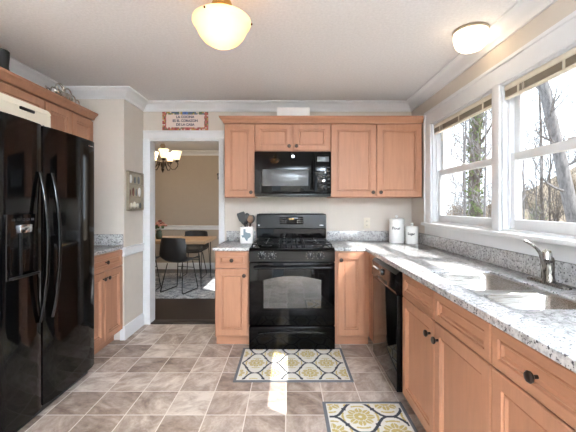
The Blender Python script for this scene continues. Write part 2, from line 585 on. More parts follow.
# doorway casing and jamb
d1 = thing('door_1', 'white cased doorway opening to the dining room', 'doorway', (-1.10, YB, 0)); struct(d1)
cs = MB()
o0, o1, ot = DX0 + 1.10, DX1 + 1.10, DZ
cw = .088
for sgn, xx in ((-1, o0), (1, o1)):
    a, b = (xx - .056, xx + .008) if sgn < 0 else (xx - .008, xx + .042)
    cs.box(a, b, -.018, 0, 0, ot + .006, .004)
    e = (a, a + .02) if sgn < 0 else (b - .02, b)
    cs.box(e[0], e[1], -.026, -.017, 0, ot + .006, .003)
cs.box(o0 - .056, o1 + .042, -.018, 0, ot + .006, ot + .094, .004)
cs.box(o0 - .056, o1 + .042, -.027, -.017, ot + .072, ot + .094, .003)
cs.build('casing', M['trim'], d1)
MB().box(o0 - .001, o0 + .018, -.016, .13, 0, ot).box(o1 - .018, o1 + .001, -.016, .13, 0, ot).box(o0, o1, -.016, .13, ot - .018, ot + .001).build('jamb', M['trim'], d1)
MB().box(o0 + .018, o1 - .018, -.005, .12, 0, .012, .004).build('threshold', M['dark_floor'], d1)

# ------------------------------------------------------------------ windows
def window(name, y0, y1, label):
    r = thing(name, label, 'window', (XR, (y0 + y1) / 2, WZ0)); struct(r)
    h = (y1 - y0) / 2
    H = WZ1 - WZ0
    # jamb liner
    MB().box(.002, WT, -h, -h + .016, 0, H).box(.002, WT, h - .016, h, 0, H).box(.002, WT, -h + .016, h - .016, H - .016, H) \
        .box(.002, WT, -h + .016, h - .016, 0, .016).build('jamb', M['trim'], r, 0)
    # stops
    MB().box(.030, .041, -h + .016, -h + .036, .016, H - .016, .002).box(.030, .041, h - .036, h - .016, .016, H - .016, .002).build('stop', M['trim'], r)
    mid = H * .5
    for nm, xa, xb, z0, z1, rb, rt in (('lower_sash', .042, .072, .016, mid + .024, .062, .046), ('upper_sash', .075, .105, mid - .018, H - .016, .036, .032)):
        st = .052
        a, b = -h + .016, h - .016
        sh = MB().box(xa, xb, a, a + st, z0, z1, .004).box(xa, xb, b - st, b, z0, z1, .004) \
            .box(xa, xb, a + st - .002, b - st + .002, z0, z0 + rb, .004).box(xa, xb, a + st - .002, b - st + .002, z1 - rt, z1, .004) \
            .build(nm, M['trim'], r)
        MB().box((xa + xb) / 2 - .002, (xa + xb) / 2 + .002, a + st, b - st, z0 + rb, z1 - rt).build('pane', M['glass'], sh, 0)
        if nm == 'lower_sash':
            MB().box(.046, .07, -.03, .03, z1 - .001, z1 + .012, .004).build('sash_lock', M['trim'], sh)
    return r
window('window_1', WM1, WY1, 'white double-hung window nearer the far corner')
window('window_2', WY0, WM0, 'white double-hung window above the sink')
# casing, stool, apron
cz = MB()
cx0 = XR - .018
for a, b in ((WY0 - .1, WY0 + .006), (WY1 - .006, WY1 + .13)):
    cz.box(cx0, XR, a, b, WZ0, WZ1 + .01, .004)
cz.box(cx0, XR, WM0 - .006, WM1 + .006, WZ0, WZ1 + .01, .004)
cz.box(cx0, XR, WY0 - .1, WY1 + .13, WZ1 - .004, WZ1 + .13, .004)
cz.box(cx0 - .01, XR - .016, WY0 - .1, WY1 + .13, WZ1 + .106, WZ1 + .13, .004)
cz.box(cx0 - .01, XR - .016, WY1 + .108, WY1 + .13, WZ0, WZ1 + .13, .004)
struct(cz.build('trim_5', M['trim']))
struct(MB().box(XR - .05, XR + .05, WY0 - .12, WY1 + .15, WZ0 - .026, WZ0 + .002, .007).build('trim_6', M['trim']))
struct(MB().box(XR - .02, XR, WY0 - .1, WY1 + .13, 1.012, WZ0 - .024, .004).build('trim_7', M['trim']))

# ------------------------------------------------------------------ blinds
def blind(y0, y1, label):
    L = y1 - y0
    r = thing('window_blind', label, 'blind', (XR + .022, (y0 + y1) / 2, 0), 0, 'raised blinds at the window heads')
    h = L / 2 - .02
    zt = WZ1 - .018
    MB().box(-.014, .016, -h, h, zt - .032, zt, .003).build('headrail', M['blind_rail'], r)
    sl = MB()
    for k in range(13):
        sl.box(-.013, .013, -h + .004, h - .004, zt - .036 - k * .0028, zt - .0345 - k * .0028)
    sl.build('slats', M['blind'], r, 0)
    MB().box(-.013, .013, -h + .002, h - .002, zt - .088, zt - .074, .003).build('bottom_rail', M['blind_rail'], r)
    for yy in (-h * .72, 0, h * .72):
        MB().box(-.016, -.0135, yy - .008, yy + .008, zt - .088, zt - .03).build('ladder_tape', M['blind_rail'], r, 0)
    cd = MB()
    for q in (0, .012):
        cd.tube([(-.016, h * .62 + q, zt - .03), (-.017, h * .60 + q, zt - .10), (-.016, h * .62 + q * .5, zt - .16)], .0016, 5)
    cd.sphere((-.016, h * .62 + .003, zt - .17), .006, (1, 1, 1.6), 8, 6)
    cd.build('pull_cord', M['blind_rail'], r)
blind(WM1, WY1, 'tan slatted blind gathered up at the head of the window nearer the corner')
blind(WY0, WM0, 'tan slatted blind gathered up at the head of the window above the sink')

# ------------------------------------------------------------------ cabinets
def knob_on(parent, x, z, y):
    MB().lathe([(.006, 0), (.006, .012), (.009, .015), (.0165, .020), (.018, .026), (.014, .031), (.005, .0335)], (x, y, z), 18, '-y').build('knob', M['bronze'], parent)

def cabinet(name, label, loc, rz, Wd, z0, z1, depth, fronts, toe=False, group=None, fr=.055, hollow=False):
    r = thing(name, label, 'cabinet', loc, rz, group)
    b = MB()
    zb = z0 + (.095 if toe else 0)
    if hollow:
        b.box(0, .018, -depth, -.001, zb, z1).box(Wd - .018, Wd, -depth, -.001, zb, z1).box(.018, Wd - .018, -depth, -.001, zb, zb + .018)
        b.box(.018, Wd - .018, -.012, -.001, zb + .018, z1).box(.018, Wd - .018, -depth, -depth + .018, zb + .018, z1)
    else:
        b.box(0, Wd, -depth, -.001, zb, z1, .0015, 1)
    b.build('carcass', M['wood'], r)
    if toe:
        MB().box(0, Wd, -depth + .068, -.002, z0 + .001, zb, 0).build('toe_kick', M['wood_h'], r, 0)
    for f in fronts:
        kind, x0, x1, a, c = f[:5]
        kn = f[5] if len(f) > 5 else None
        yb, yf = -depth - .001, -depth - .020
        m = M['wood'] if kind == 'door' else M['wood_h']
        h = c - a
        o = MB().panel(x0, x1, a, c, yb, yf, fr if h > .25 else min(.036, h * .27)).build(kind, m, r, 20)
        if kn:
            knob_on(o, kn[0], kn[1], yf)
    return r

DEP = .61
DRZ = (.720, .864)
DOZ = (.11, .7145)
TOP = .872
R90 = PI / 2
# base cabinets
cabinet('base_cabinet', 'narrow maple base cabinet with one drawer and one door left of the black range', (-.662, YB, 0), 0, .314, 0, TOP, DEP,
        [('drawer_front', .008, .304, *DRZ, (.156, .792)), ('door', .008, .304, *DOZ, (.268, .655))], True)
cabinet('base_cabinet', 'single full-height door maple cabinet in the corner between range and dishwasher', (.420, YB, 0), 0, .322, 0, TOP, DEP,
        [('door', .03, .268, .11, .862, (.058, .795))], True)
cabinet('base_cabinet', 'maple sink cabinet with two false drawer fronts and two doors under the sink', (XR, 2.160, 0), -R90, .942, 0, TOP, .605,
        [('drawer_front', .003, .4685, *DRZ), ('drawer_front', .4735, .939, *DRZ),
         ('door', .003, .4685, *DOZ, (.425, .64)), ('door', .4735, .939, *DOZ, (.517, .64))], True, hollow=True)
cabinet('base_cabinet', 'maple drawer-over-door cabinet nearest the viewer on the right', (XR, 1.217, 0), -R90, .46, 0, TOP, .605,
        [('drawer_front', .003, .457, *DRZ, (.228, .79)), ('door', .003, .457, *DOZ, (.418, .64))], True)
cabinet('base_cabinet', 'maple base cabinet with one drawer and two doors beside the refrigerator', (XL, 2.645, 0), R90, .652, 0, TOP, .575,
        [('drawer_front', .008, .644, *DRZ, (.335, .792)), ('door', .008, .322, *DOZ, (.292, .655)), ('door', .330, .644, *DOZ, (.362, .655))], True)
# the corner's stile beside the dishwasher
tag(MB().box(.738, XR - .001, 2.79, 3.128, .095, TOP).box(.80, XR - .001, 2.79, 3.128, 0, .095).build('corner_filler', M['wood'], smooth=0),
    'blank maple corner panel between the dishwasher and the corner cabinet', 'cabinet panel')
# wall cabinets
UZ0, UZ1, UD = 1.364, 2.095, .33
g = 'maple wall cabinets along the back wall'
cabinet('wall_cabinet', 'narrow single-door maple wall cabinet left of the microwave', (-.628, YB, 0), 0, .300, UZ0, UZ1, UD - .0,
        [('door', .003, .2985, UZ0 + .006, UZ1 - .012, (.266, UZ0 + .05))], group=g)
cabinet('wall_cabinet', 'short two-door maple wall cabinet above the microwave', (-.327, YB, 0), 0, .746, 1.815, UZ1, UD,
        [('door', .003, .366, 1.822, UZ1 - .012, (.338, 1.866)), ('door', .382, .744, 1.822, UZ1 - .012, (.410, 1.866))], group=g, fr=.05)
cabinet('wall_cabinet', 'wide two-door maple wall cabinet right of the microwave', (.420, YB, 0), 0, .905, UZ0, UZ1, UD,
        [('door', .003, .4475, UZ0 + .006, UZ1 - .012, (.412, UZ0 + .05)), ('door', .4525, .897, UZ0 + .006, UZ1 - .012, (.488, UZ0 + .05))], group=g)
cprof = [(0, UZ1), (.006, UZ1), (.010, UZ1 + .016), (.026, UZ1 + .036), (.040, UZ1 + .046), (.044, UZ1 + .062), (0, UZ1 + .062)]
cp2 = [(-u, z) for u, z in cprof]
yf = YB - UD - .018
crn = sweep(cprof, [(1.327, yf), (-.630, yf), (-.630, YB - .001)])
crn.box(-.628, 1.327, yf + .001, YB - .001, UZ1 + .001, UZ1 + .03)
tag(crn.build('cabinet_cornice', M['wood_h'], smooth=30), 'maple cornice running along the tops of the back wall cabinets', 'cornice')
# left side wall cabinets
LD = .30
cabinet('wall_cabinet', 'two-door maple wall cabinet between the refrigerator and the far wall', (XL, 2.632, 0), R90, .655, UZ0, UZ1, LD,
        [('door', .006, .322, UZ0 + .006, UZ1 - .014, (.29, UZ0 + .05)), ('door', .334, .646, UZ0 + .006, UZ1 - .014, (.366, UZ0 + .05))])
cabinet('wall_cabinet', 'short maple wall cabinet above the black refrigerator', (XL, 1.70, 0), R90, .929, 1.80, UZ1, LD,
        [('door', .006, .458, 1.806, UZ1 - .014), ('door', .470, .922, 1.806, UZ1 - .014)])
xf = XL + LD + .018
crn = sweep(cprof, [(xf, 3.288), (xf, 1.70)][::-1][::-1])
tagc = MB()
crn2 = sweep(cp2, [(xf, 1.70), (xf, 3.29)])
crn.bm.free()
crn2.box(XL + .001, xf - .001, 1.70, 3.288, UZ1 + .001, UZ1 + .03)
tag(crn2.build('cabinet_cornice', M['wood_h'], smooth=30), 'maple cornice running above the refrigerator cabinets', 'cornice')

# ------------------------------------------------------------------ countertops
CT, CTH = .905, .032
def slab(xs, ys, inside, name):
    mb = MB()
    vs = {}
    def V(i, j):
        if (i, j) not in vs:
            vs[i, j] = mb.bm.verts.new((xs[i], ys[j], CT))
        return vs[i, j]
    for i in range(len(xs) - 1):
        for j in range(len(ys) - 1):
            if inside((xs[i] + xs[i + 1]) / 2, (ys[j] + ys[j + 1]) / 2):
                mb.bm.faces.new((V(i, j), V(i + 1, j), V(i + 1, j + 1), V(i, j + 1)))
    bd = [e for e in mb.bm.edges if len(e.link_faces) == 1]
    ext = bmesh.ops.extrude_face_region(mb.bm, geom=list(mb.bm.faces))
    nv = [g for g in ext['geom'] if isinstance(g, bmesh.types.BMVert)]
    bmesh.ops.translate(mb.bm, verts=nv, vec=(0, 0, -CTH))
    bmesh.ops.dissolve_limit(mb.bm, angle_limit=.01, verts=mb.bm.verts, edges=mb.bm.edges)
    return mb
SX0, SX1, SY0, SY1 = .815, 1.165, 1.255, 1.985
ct = thing('countertop', 'long speckled granite countertop under the windows turning the corner to the range', 'countertop', (0, 0, 0))
sm = slab([.419, .700, SX0, SX1, XR - .001], [.55, SY0, SY1, 3.108, YB - .001],
          lambda x, y: (x > .70 or y > 3.108) and not (SX0 < x < SX1 and SY0 < y < SY1), 'counter')
es = [e for e in sm.bm.edges if len(e.link_faces) == 2 and abs(e.calc_face_angle(0)) > 1 and all(v.co.z > CT - .001 for v in e.verts)]
bmesh.ops.bevel(sm.bm, geom=es, offset=.006, segments=3, affect='EDGES', profile=.5)
sm.build('worktop', M['granite'], ct)
def splash(label, *b):
    tag(MB().box(*b, .003).build('backsplash', M['granite']), label, 'backsplash')
Z0 = CT + .0005
splash('long granite backsplash strip under the window sill', XR - .022, XR - .001, .55, YB - .001, Z0, 1.010)
splash('granite backsplash strip on the back wall right of the range', .419, XR - .023, YB - .022, YB - .001, Z0, 1.010)
ct = thing('countertop', 'short speckled granite countertop left of the range', 'countertop', (0, 0, 0))
MB().box(-.680, -.350, 3.108, YB - .001, CT - CTH, CT, .006, 3).build('worktop', M['granite'], ct)
splash('short granite backsplash strip behind the white utensil crock', -.664, -.350, YB - .022, YB - .001, Z0, 1.010)
ct = thing('countertop', 'speckled granite countertop beside the refrigerator', 'countertop', (0, 0, 0))
MB().box(XL + .001, -1.570, 2.645, YN - .001, CT - CTH, CT, .006, 3).build('worktop', M['granite'], ct)
splash('granite backsplash strip on the nook wall facing the viewer', XL + .022, -1.572, YN - .022, YN - .001, Z0, 1.010)
splash('granite backsplash strip on the left wall beside the refrigerator', XL + .001, XL + .021, 2.645, YN - .001, Z0, 1.010)

# ------------------------------------------------------------------ sink and faucet
def rrect(x0, x1, y0, y1, r, z, n=6):
    pts = []
    for cx, cyy, a0 in ((x1 - r, y1 - r, 0), (x0 + r, y1 - r, 90), (x0 + r, y0 + r, 180), (x1 - r, y0 + r, 270)):
        for k in range(n + 1):
            a = math.radians(a0 + 90 * k / n)
            pts.append((cx + r * math.cos(a), cyy + r * math.sin(a), z))
    return pts
sk = thing('sink', 'stainless steel double-bowl sink set into the granite counter', 'sink', (0, 0, 0))
zt = CT - .010
for y0, y1, lo, hi in ((1.575, 1.965, 1.548, SY1 - .001), (1.275, 1.520, SY0 + .001, 1.548)):
    x0, x1 = .835, 1.145
    b = MB().loft([rrect(SX0 + .001, SX1 - .001, lo, hi, .0015, zt), rrect(x0, x1, y0, y1, .05, zt), rrect(x0 + .004, x1 - .004, y0 + .004, y1 - .004, .05, zt - .006),
                   rrect(x0 + .01, x1 - .01, y0 + .01, y1 - .01, .05, zt - .14), rrect(x0 + .02, x1 - .02, y0 + .02, y1 - .02, .05, zt - .165),
                   rrect(x0 + .05, x1 - .05, y0 + .05, y1 - .05, .05, zt - .175)], cap0=False)
    bo = b.build('bowl', M['steel'], sk, 50)
    MB().lathe([(.0, .006), (.018, .006), (.022, .009), (.042, .009), (.044, 0.001), (0, .001)], ((x0 + x1) / 2, (y0 + y1) / 2, zt - .1745), 24).build('drain', M['chrome'], bo)
fc = thing('faucet', 'brushed nickel single-lever faucet on a deck plate behind the sink', 'faucet', (1.255, 1.665, CT))
MB().loft([rrect(-.028, .028, -.13, .13, .027, 0), rrect(-.028, .028, -.13, .13, .027, .008), rrect(-.022, .022, -.124, .124, .021, .014)]).build('deck_plate', M['nickel'], fc)
MB().lathe([(.027, .012), (.027, .02), (.023, .03), (.023, .105), (.024, .115), (.02, .128), (.006, .134)], (0, -.005, 0), 24).build('body', M['nickel'], fc)
sp = bez((0, -.005, .09), (-.02, -.03, .145), (-.06, -.08, .165), (-.105, -.13, .165), 12)
MB().tube(sp, [.014 + .004 * (i / 12) for i in range(13)], 14).build('spout', M['nickel'], fc)
MB().tube([sp[-1], (sp[-1].x - .008, sp[-1].y - .010, sp[-1].z - .03)], [.0185, .016], 14).build('spray_head', M['chrome'], fc)
lv = bez((-.004, .022, .03), (-.004, .024, .12), (-.01, .022, .165), (-.085, .045, .205), 14)
MB().tube(lv, [.012, .0125, .0125, .012, .011, .010, .009, .0085, .008, .0075, .007, .007, .007, .0075, .006], 12).sphere((-.004, .022, .028), .014).build('lever', M['nickel'], fc)

# ------------------------------------------------------------------ range
RX0, RX1 = -.346, .417
RC = (RX0 + RX1) / 2
rg = thing('range', 'black gas range with oven between the maple base cabinets', 'stove', (RC, YB, 0))
hw = (RX1 - RX0) / 2 - .001
FB = -.640   # body front (local y), door front at about -.68
MB().box(-hw, hw, FB, -.03, .008, .895, .004).build('body', M['black_satin'], rg)
for sx in (-1, 1):
    for yy in (-.60, -.08):
        MB().lathe([(.018, 0), (.018, .012), (.01, .013)], (sx * (hw - .05), yy, 0), 12).build('foot', M['black_satin'], rg)
MB().box(-hw, hw, -.668, -.055, .893, .906, .005, 3).build('cooktop', M['black'], rg)
for bx in (-.235, .235):
    for by in (-.50, -.21):
        MB().lathe([(.05, 0), (.05, .004), (.038, .006), (.036, .012), (.03, .017), (.005, .018)], (bx, by, .905), 24).build('burner', M['iron'], rg)
MB().lathe([(.042, 0), (.042, .004), (.03, .012), (.005, .014)], (0, -.355, .905), 24).build('burner', M['iron'], rg)
def grate(x0, x1):
    gb = MB()
    y0, y1, z = -.635, -.085, .935
    c = [(x0, y0, z), (x1, y0, z), (x1, y1, z), (x0, y1, z)]
    for a, b in zip(c, c[1:] + c[:1]):
        gb.tube([a, b], .006, 6)
    ym = (y0 + y1) / 2
    gb.tube([(x0, ym, z), (x1, ym, z)], .0055, 6)
    xm = (x0 + x1) / 2
    for yy0, yy1 in ((y0, ym), (ym, y1)):
        yc = (yy0 + yy1) / 2
        for a, b in (((xm, yy0, z), (xm, yc - .035, z)), ((xm, yc + .035, z), (xm, yy1, z)), ((x0, yc, z), (xm - .035, yc, z)), ((xm + .035, yc, z), (x1, yc, z))):
            gb.tube([a, (b[0], b[1], b[2] + .003)], .005, 6)
    for p in c:
        gb.tube([p, (p[0], p[1], .905)], .006, 6)
    gb.build('grate', M['iron'], rg)
grate(-.355, -.115); grate(.115, .355)
gb = MB()
for xx in (-.10, -.05, 0, .05, .10):
    gb.tube([(xx, -.635, .935), (xx, -.085, .935)], .006, 6)
for yy in (-.635, -.36, -.085):
    gb.tube([(-.10, yy, .935), (.10, yy, .935)], .006, 6)
for xx in (-.1, .1):
    for yy in (-.635, -.085):
        gb.tube([(xx, yy, .935), (xx, yy, .905)], .006, 6)
gb.build('grate', M['iron'], rg)
# sloped control panel
cpn = MB().prism([(-.668, .896), (-.682, .890), (-.689, .878), (-.687, .79), (-.640, .785), (-.640, .896)], 'x', -hw, hw).build('control_panel', M['console'], rg, 20)
for kx in (-.265, -.175, .16, .25):
    k = MB().lathe([(.026, 0), (.026, .006), (.021, .008), (.019, .024), (.015, .027), (.002, .027)], (kx, -.686, .842), 24, '-y')
    k.box(kx - .004, kx + .004, -.722, -.70, .822, .862, .002)
    ko = k.build('knob', M['black_satin'], cpn)
    MB().box(kx - .0015, kx + .0015, -.724, -.7215, .845, .861).build('pointer', M['white_cer'], ko, 0)
    dm = MB()
    for a in range(-140, 141, 40):
        q = math.radians(90 - a)
        dm.box(kx + .034 * math.cos(q) - .0022, kx + .034 * math.cos(q) + .0022, -.6895, -.6865, .842 + .034 * math.sin(q) - .002, .842 + .034 * math.sin(q) + .002)
    dm.build('dial_marks', M['chrome'], cpn, 0)
# oven door
od = MB().box(-hw, hw, -.682, -.641, .222, .778, .006, 3).build('oven_door', M['black'], rg)
wnd = []
xa, xb, za, zb_ = -.252, .258, .375, .625
for k in range(13):
    tt = k / 12
    wnd.append((xb - (xb - xa) * tt, zb_ + .035 * math.sin(PI * tt)))
poly = [(xa, za), (xb, za)] + wnd
MB().prism(poly, 'y', -.6838, -.6815).build('oven_window', M['oven_glass'], od, 0)
hd = MB().tube([(-.335, -.735, .742), (.335, -.735, .742)], .014, 14)
hd.box(-.335, .335, -.739, -.722, .734, .758, .006)
for sx in (-.325, .325):
    hd.tube([(sx, -.735, .742), (sx, -.680, .742)], .012, 12)
hd.build('handle', M['black'], od)
dr = MB().box(-hw, hw, -.690, -.641, .010, .212, .006, 3)
dro = dr.build('drawer', M['black'], rg)
hp = [(-.30 + .6 * i / 20, -.692, .165 - .016 * (abs(i - 10) / 10) ** 3) for i in range(21)]
MB().tube(hp, .010, 10).build('handle', M['black'], dro)
# backguard
bgd = MB()
for_pts = [(-.372, .906), (.372, .906), (.372, 1.17)] + [(.372 - .03 * (1 - math.cos(a)), 1.17 + .03 * math.sin(a)) for a in (0.5, 1.0, 1.57)] \
    + [(-.342 - .03 * math.cos(a), 1.17 + .03 * math.sin(a)) for a in (1.57, 1.0, 0.5)] + [(-.372, 1.17)]
bgd.prism(for_pts, 'y', -.052, -.012)
bgo = bgd.build('backguard', M['black'], rg, 30)
MB().prism([(-.052, 1.035), (-.080, 1.045), (-.072, 1.185), (-.052, 1.195)], 'x', -.368, .368).build('console', M['console'], bgo, 20)
MB().box(-.125, .125, -.081, -.070, 1.085, 1.165, .002).build('display', M['black'], bgo)
bt = 0
for ix, xx in enumerate((-.112, -.088, -.064, .068, .092, .114)):
    for zz in (1.105, 1.125, 1.148):
        MB().box(xx - .007, xx + .007, -.083, -.080, zz - .005, zz + .005, .001).build('button', M['greyg'], bgo)
text_mesh('clock', '12:00', .026, M['brass'], bgo, (0, -.0815, 1.142), (R90, 0, 0))
MB().box(.300, .340, -.0795, -.0765, 1.072, 1.080, .001).build('badge', M['chrome'], bgo)
MB().lathe([(0, 0), (.008, 0), (.008, .002), (0, .002)], (-.345, -.0775, 1.076), 16, '-y').build('emblem', M['chrome'], bgo)

# ------------------------------------------------------------------ microwave
MX0, MX1 = -.325, .420
mw = thing('microwave', 'black over-the-range microwave hung under the short maple cabinet', 'microwave', ((MX0 + MX1) / 2, YB, 1.375))
mh = (MX1 - MX0) / 2 - .001
MB().box(-mh, mh, -.36, -.002, 0, .438, .003).build('case', M['black_satin'], mw)
md = MB().box(-mh, mh - .165, -.392, -.361, .024, .432, .005, 3).build('door', M['black'], mw)
MB().box(-mh + .075, mh - .222, -.3945, -.3915, .100, .262, .001).build('window', M['mw_glass'], md)
MB().tube(bez((.197, -.392, .085), (.197, -.44, .12), (.197, -.44, .31), (.197, -.392, .35), 14), .010, 12).build('handle', M['black'], md)
em = MB().lathe([(0, 0), (.014, 0), (.014, .002), (.0, .0025)], (.0, -.392, .388), 24, '-y').build('emblem', M['chrome'], md)
mp_ = MB().box(mh - .163, mh, -.392, -.361, .024, .432, .005, 3).build('control_panel', M['black'], mw)
MB().box(mh - .135, mh - .022, -.3935, -.3905, .335, .385, .001).build('display', M['mw_glass'], mp_)
for r_ in range(6):
    for c_ in range(3):
        xx, zz = mh - .125 + c_ * .044, .085 + r_ * .038
        MB().box(xx, xx + .024, -.3935, -.391, zz, zz + .010, .001).build('button', M['dim_grey'], mp_)
MB().lathe([(0, 0), (.012, 0), (.012, .006), (0, .007)], (mh - .07, -.391, .15), 18, '-y').build('knob', M['chrome'], mp_)
MB().box(-mh + .01, mh - .01, -.385, -.362, .003, .022, .002).build('vent_grille', M['black_satin'], mw)

# ------------------------------------------------------------------ dishwasher
dw = thing('dishwasher', 'black dishwasher standing proud between the corner and the sink cabinet', 'dishwasher', (XR, 2.786, 0), -R90)
WD = .618
MB().box(.003, WD - .003, -.598, -.02, .10, .868).build('tub', M['black_satin'], dw, 0)
MB().box(.006, WD - .006, -.56, -.30, .002, .10).build('toe_panel', M['black_satin'], dw, 0)
MB().box(.003, WD - .003, -.655, -.599, .105, .715, .006, 3).build('door_panel', M['black'], dw)
pan = MB().prism([(-.599, .720), (-.655, .720), (-.664, .740), (-.660, .845), (-.640, .866), (-.599, .866)], 'x', .003, WD - .003).build('control_panel', M['black'], dw, 25)
MB().box(.20, .42, -.667, -.655, .735, .762, .004).build('handle', M['black_satin'], pan)
for k in range(7):
    MB().box(.05 + k * .022, .064 + k * .022, -.6655, -.661, .800, .812, .001).build('button', M['chrome'], pan)
MB().lathe([(0, 0), (.024, 0), (.022, .014), (0, .016)], (.30, -.661, .805), 20, '-y').build('knob', M['black_satin'], pan)

# ------------------------------------------------------------------ refrigerator
fx = -1.464
rf = thing('refrigerator', 'large glossy black side-by-side refrigerator with water dispenser', 'refrigerator', (XL, 1.72, 0), R90)
fd = fx - XL                    # front depth 0.69
FW = .910
MB().box(.004, FW - .004, -fd + .07, -.03, .03, 1.745, .004).build('cabinet_body', M['black_satin'], rf)
MB().box(.01, FW - .01, -fd + .055, -fd + .09, .012, .075, .004).build('kick_grille', M['black_satin'], rf)
for sx in (.06, FW - .06):
    MB().tube([(sx - .02, -fd + .09, .020), (sx + .02, -fd + .09, .020)], .02, 12).build('roller', M['black_satin'], rf)
split = 2.073 - 1.72
def fridge_door(x0, x1):
    n = 10
    pts = []
    for k in range(n + 1):                                   # front gently bowed, rounded edges
        t = k / n
        x = x0 + (x1 - x0) * t
        pts.append((x, -fd - .012 * math.sin(PI * t) + (.012 if k in (0, n) else 0)))
    pts += [(x1, -fd + .065), (x0, -fd + .065)]
    return MB().prism(pts, 'z', .08, 1.762)
fz = fridge_door(.002, split - .004).build('freezer_door', M['black_fridge'], rf, 30)
fr_ = fridge_door(split + .004, FW - .002).build('fridge_door', M['black_fridge'], rf, 30)
for par, hx in ((fz, split - .052), (fr_, split + .052)):
    hb = MB()
    pts = bez((hx, -fd - .010, 1.48), (hx, -fd - .075, 1.24), (hx, -fd - .075, .84), (hx, -fd - .010, .60), 22)
    rings = []
    for i, p in enumerate(pts):
        d = (pts[min(i + 1, 22)] - pts[max(i - 1, 0)]).normalized()
        nn = Vector((0, d.z, -d.y))
        rings.append([p + Vector((1, 0, 0)) * .013 * math.cos(a) + nn * .011 * math.sin(a) for a in [2 * PI * q / 12 for q in range(12)]])
    hb.loft(rings)
    hb.build('handle', M['black_fridge'], par, 60)
dx0, dx1, dz0, dz1 = .05, .27, .89, 1.235
yfz = -fd - .010
dp = MB().box(dx0, dx1, yfz - .012, yfz + .01, dz0, dz1, .002, 2).build('dispenser', M['black_fridge'], fz)
MB().box(dx0 + .02, dx1 - .02, yfz - .0135, yfz - .011, dz0 + .03, dz1 - .075, .002).build('recess', M['black_fridge'], dp)
MB().box(dx0 + .07, dx0 + .155, yfz - .03, yfz - .012, 1.135, 1.18, .004).build('spigot', M['chrome'], dp)
MB().box(dx0 + .078, dx0 + .092, yfz - .024, yfz - .012, dz0 + .02, 1.136, .003).build('lever', M['black_satin'], dp)
MB().box(dx0 + .01, dx1 - .01, yfz - .035, yfz - .011, dz0 + .004, dz0 + .016, .004).build('drip_tray', M['iron'], dp)
for k in range(5):
    MB().box(dx0 + .03 + k * .034, dx0 + .052 + k * .034, yfz - .0135, yfz - .0115, 1.20, 1.212, .001).build('button', M['black_satin'], dp)
MB().box(FW - .115, FW - .055, -fd - .011, -fd - .004, 1.715, 1.725, .001).build('badge', M['chrome'], fr_)

# ------------------------------------------------------------------ things on the fridge and on top of the cabinets
bx = thing('storage_box', 'cream rounded storage box with dark slot handle lying on the refrigerator', 'box', (-1.70, 2.0, 1.764))
pts = []
L2, H2, rr = .26, .128, .04
pr = [(-L2, 0), (L2, 0), (L2, H2 - rr)] + [(L2 - rr + rr * math.cos(a), H2 - rr + rr * math.sin(a)) for a in (.4, .8, 1.2, 1.57)] + [(-L2 + rr - rr * math.cos(a), H2 - rr + rr * math.sin(a)) for a in (1.57, 1.2, .8, .4)] + [(-L2, H2 - rr)]
MB().prism(pr, 'x', -.145, .145).build('box_body', M['cream'], bx, 30)
MB().prism([(y * 1.012, z * 1.0 + .001) for y, z in pr if z > H2 - rr - .001][1:], 'x', -.149, .149).build('lid', M['cream'], bx, 30)
MB().box(.1445, .158, -.005, .105, .078, .096, .004).build('handle', M['black_satin'], bx)
for yy in (0, .19):
    MB().box(.1445, .15, yy - .006, yy + .006, .018, .028, .002).build('latch', M['greyg'], bx)

pot = MB().lathe([(.0, 0), (.062, 0), (.060, .02), (.045, .05), (.036, .075), (.036, .10), (.040, .15), (.040, .185), (.032, .192), (.028, .186), (.0, .18)], (0, 0, 0), 24)
po = pot.build('pot', M['iron'], loc=(-1.905, 2.30, UZ1 + .031))
tag(po, 'black flared pot on top of the refrigerator cabinets', 'pot')

orn = thing('ornament', 'silver scrolled metal ornament on top of the cabinet beside the nook wall', 'ornament', (-1.925, 2.96, UZ1 + .03))
ob = MB().lathe([(0, 0), (.05, 0), (.03, .015), (.025, .03), (.06, .05), (.072, .08), (.06, .11), (.03, .125), (.012, .13), (0, .135)], (0, 0, 0), 20)
ob.build('bowl', M['silver'], orn)
sc = MB()
for s_ in (-1, 1):
    for q in range(3):
        rad = .055 - q * .012
        pts = [(s_ * (.01 * q), s_ * (.06 + q * .05) + rad * math.cos(a) * .9, .05 + rad + rad * math.sin(a) + (0.02 if q == 0 else 0)) for a in [k * 2 * PI / 16 for k in range(16)]]
        sc.tube(pts, .006, 6, closed=True)
sc.tube(bez((0, -.05, .03), (0, -.12, .01), (0, -.18, .05), (0, -.22, .11), 10), .006, 6)
sc.tube(bez((0, .05, .03), (0, .12, .01), (0, .17, .03), (0, .19, .07), 10), .006, 6)
sc.tube([(.0, -.04 + .045 * math.cos(a), .16 + .03 * math.sin(a)) for a in [k * 2 * PI / 14 for k in range(14)]], .005, 6, closed=True)
sc.build('scrolls', M['silver'], orn)
lf = MB()
for k in range(12):
    a = random.uniform(-.17, .17)
    lf.sphere((random.uniform(-.03, .05), a, random.uniform(.03, .11)), .022, (.5, 1, .7), 8, 6)
lf.build('leaves', M['silver'], orn)

wb = thing('white_box', 'plain white box lying on the cornice above the microwave cabinet', 'box', (.055, 3.60, UZ1 + .031))
MB().box(-.168, .168, -.06, .06, 0, .155, .004).build('box_body', M['white_box'], wb)
MB().box(-.170, .170, -.062, .062, .150, .166, .003).build('lid', M['white_box'], wb)

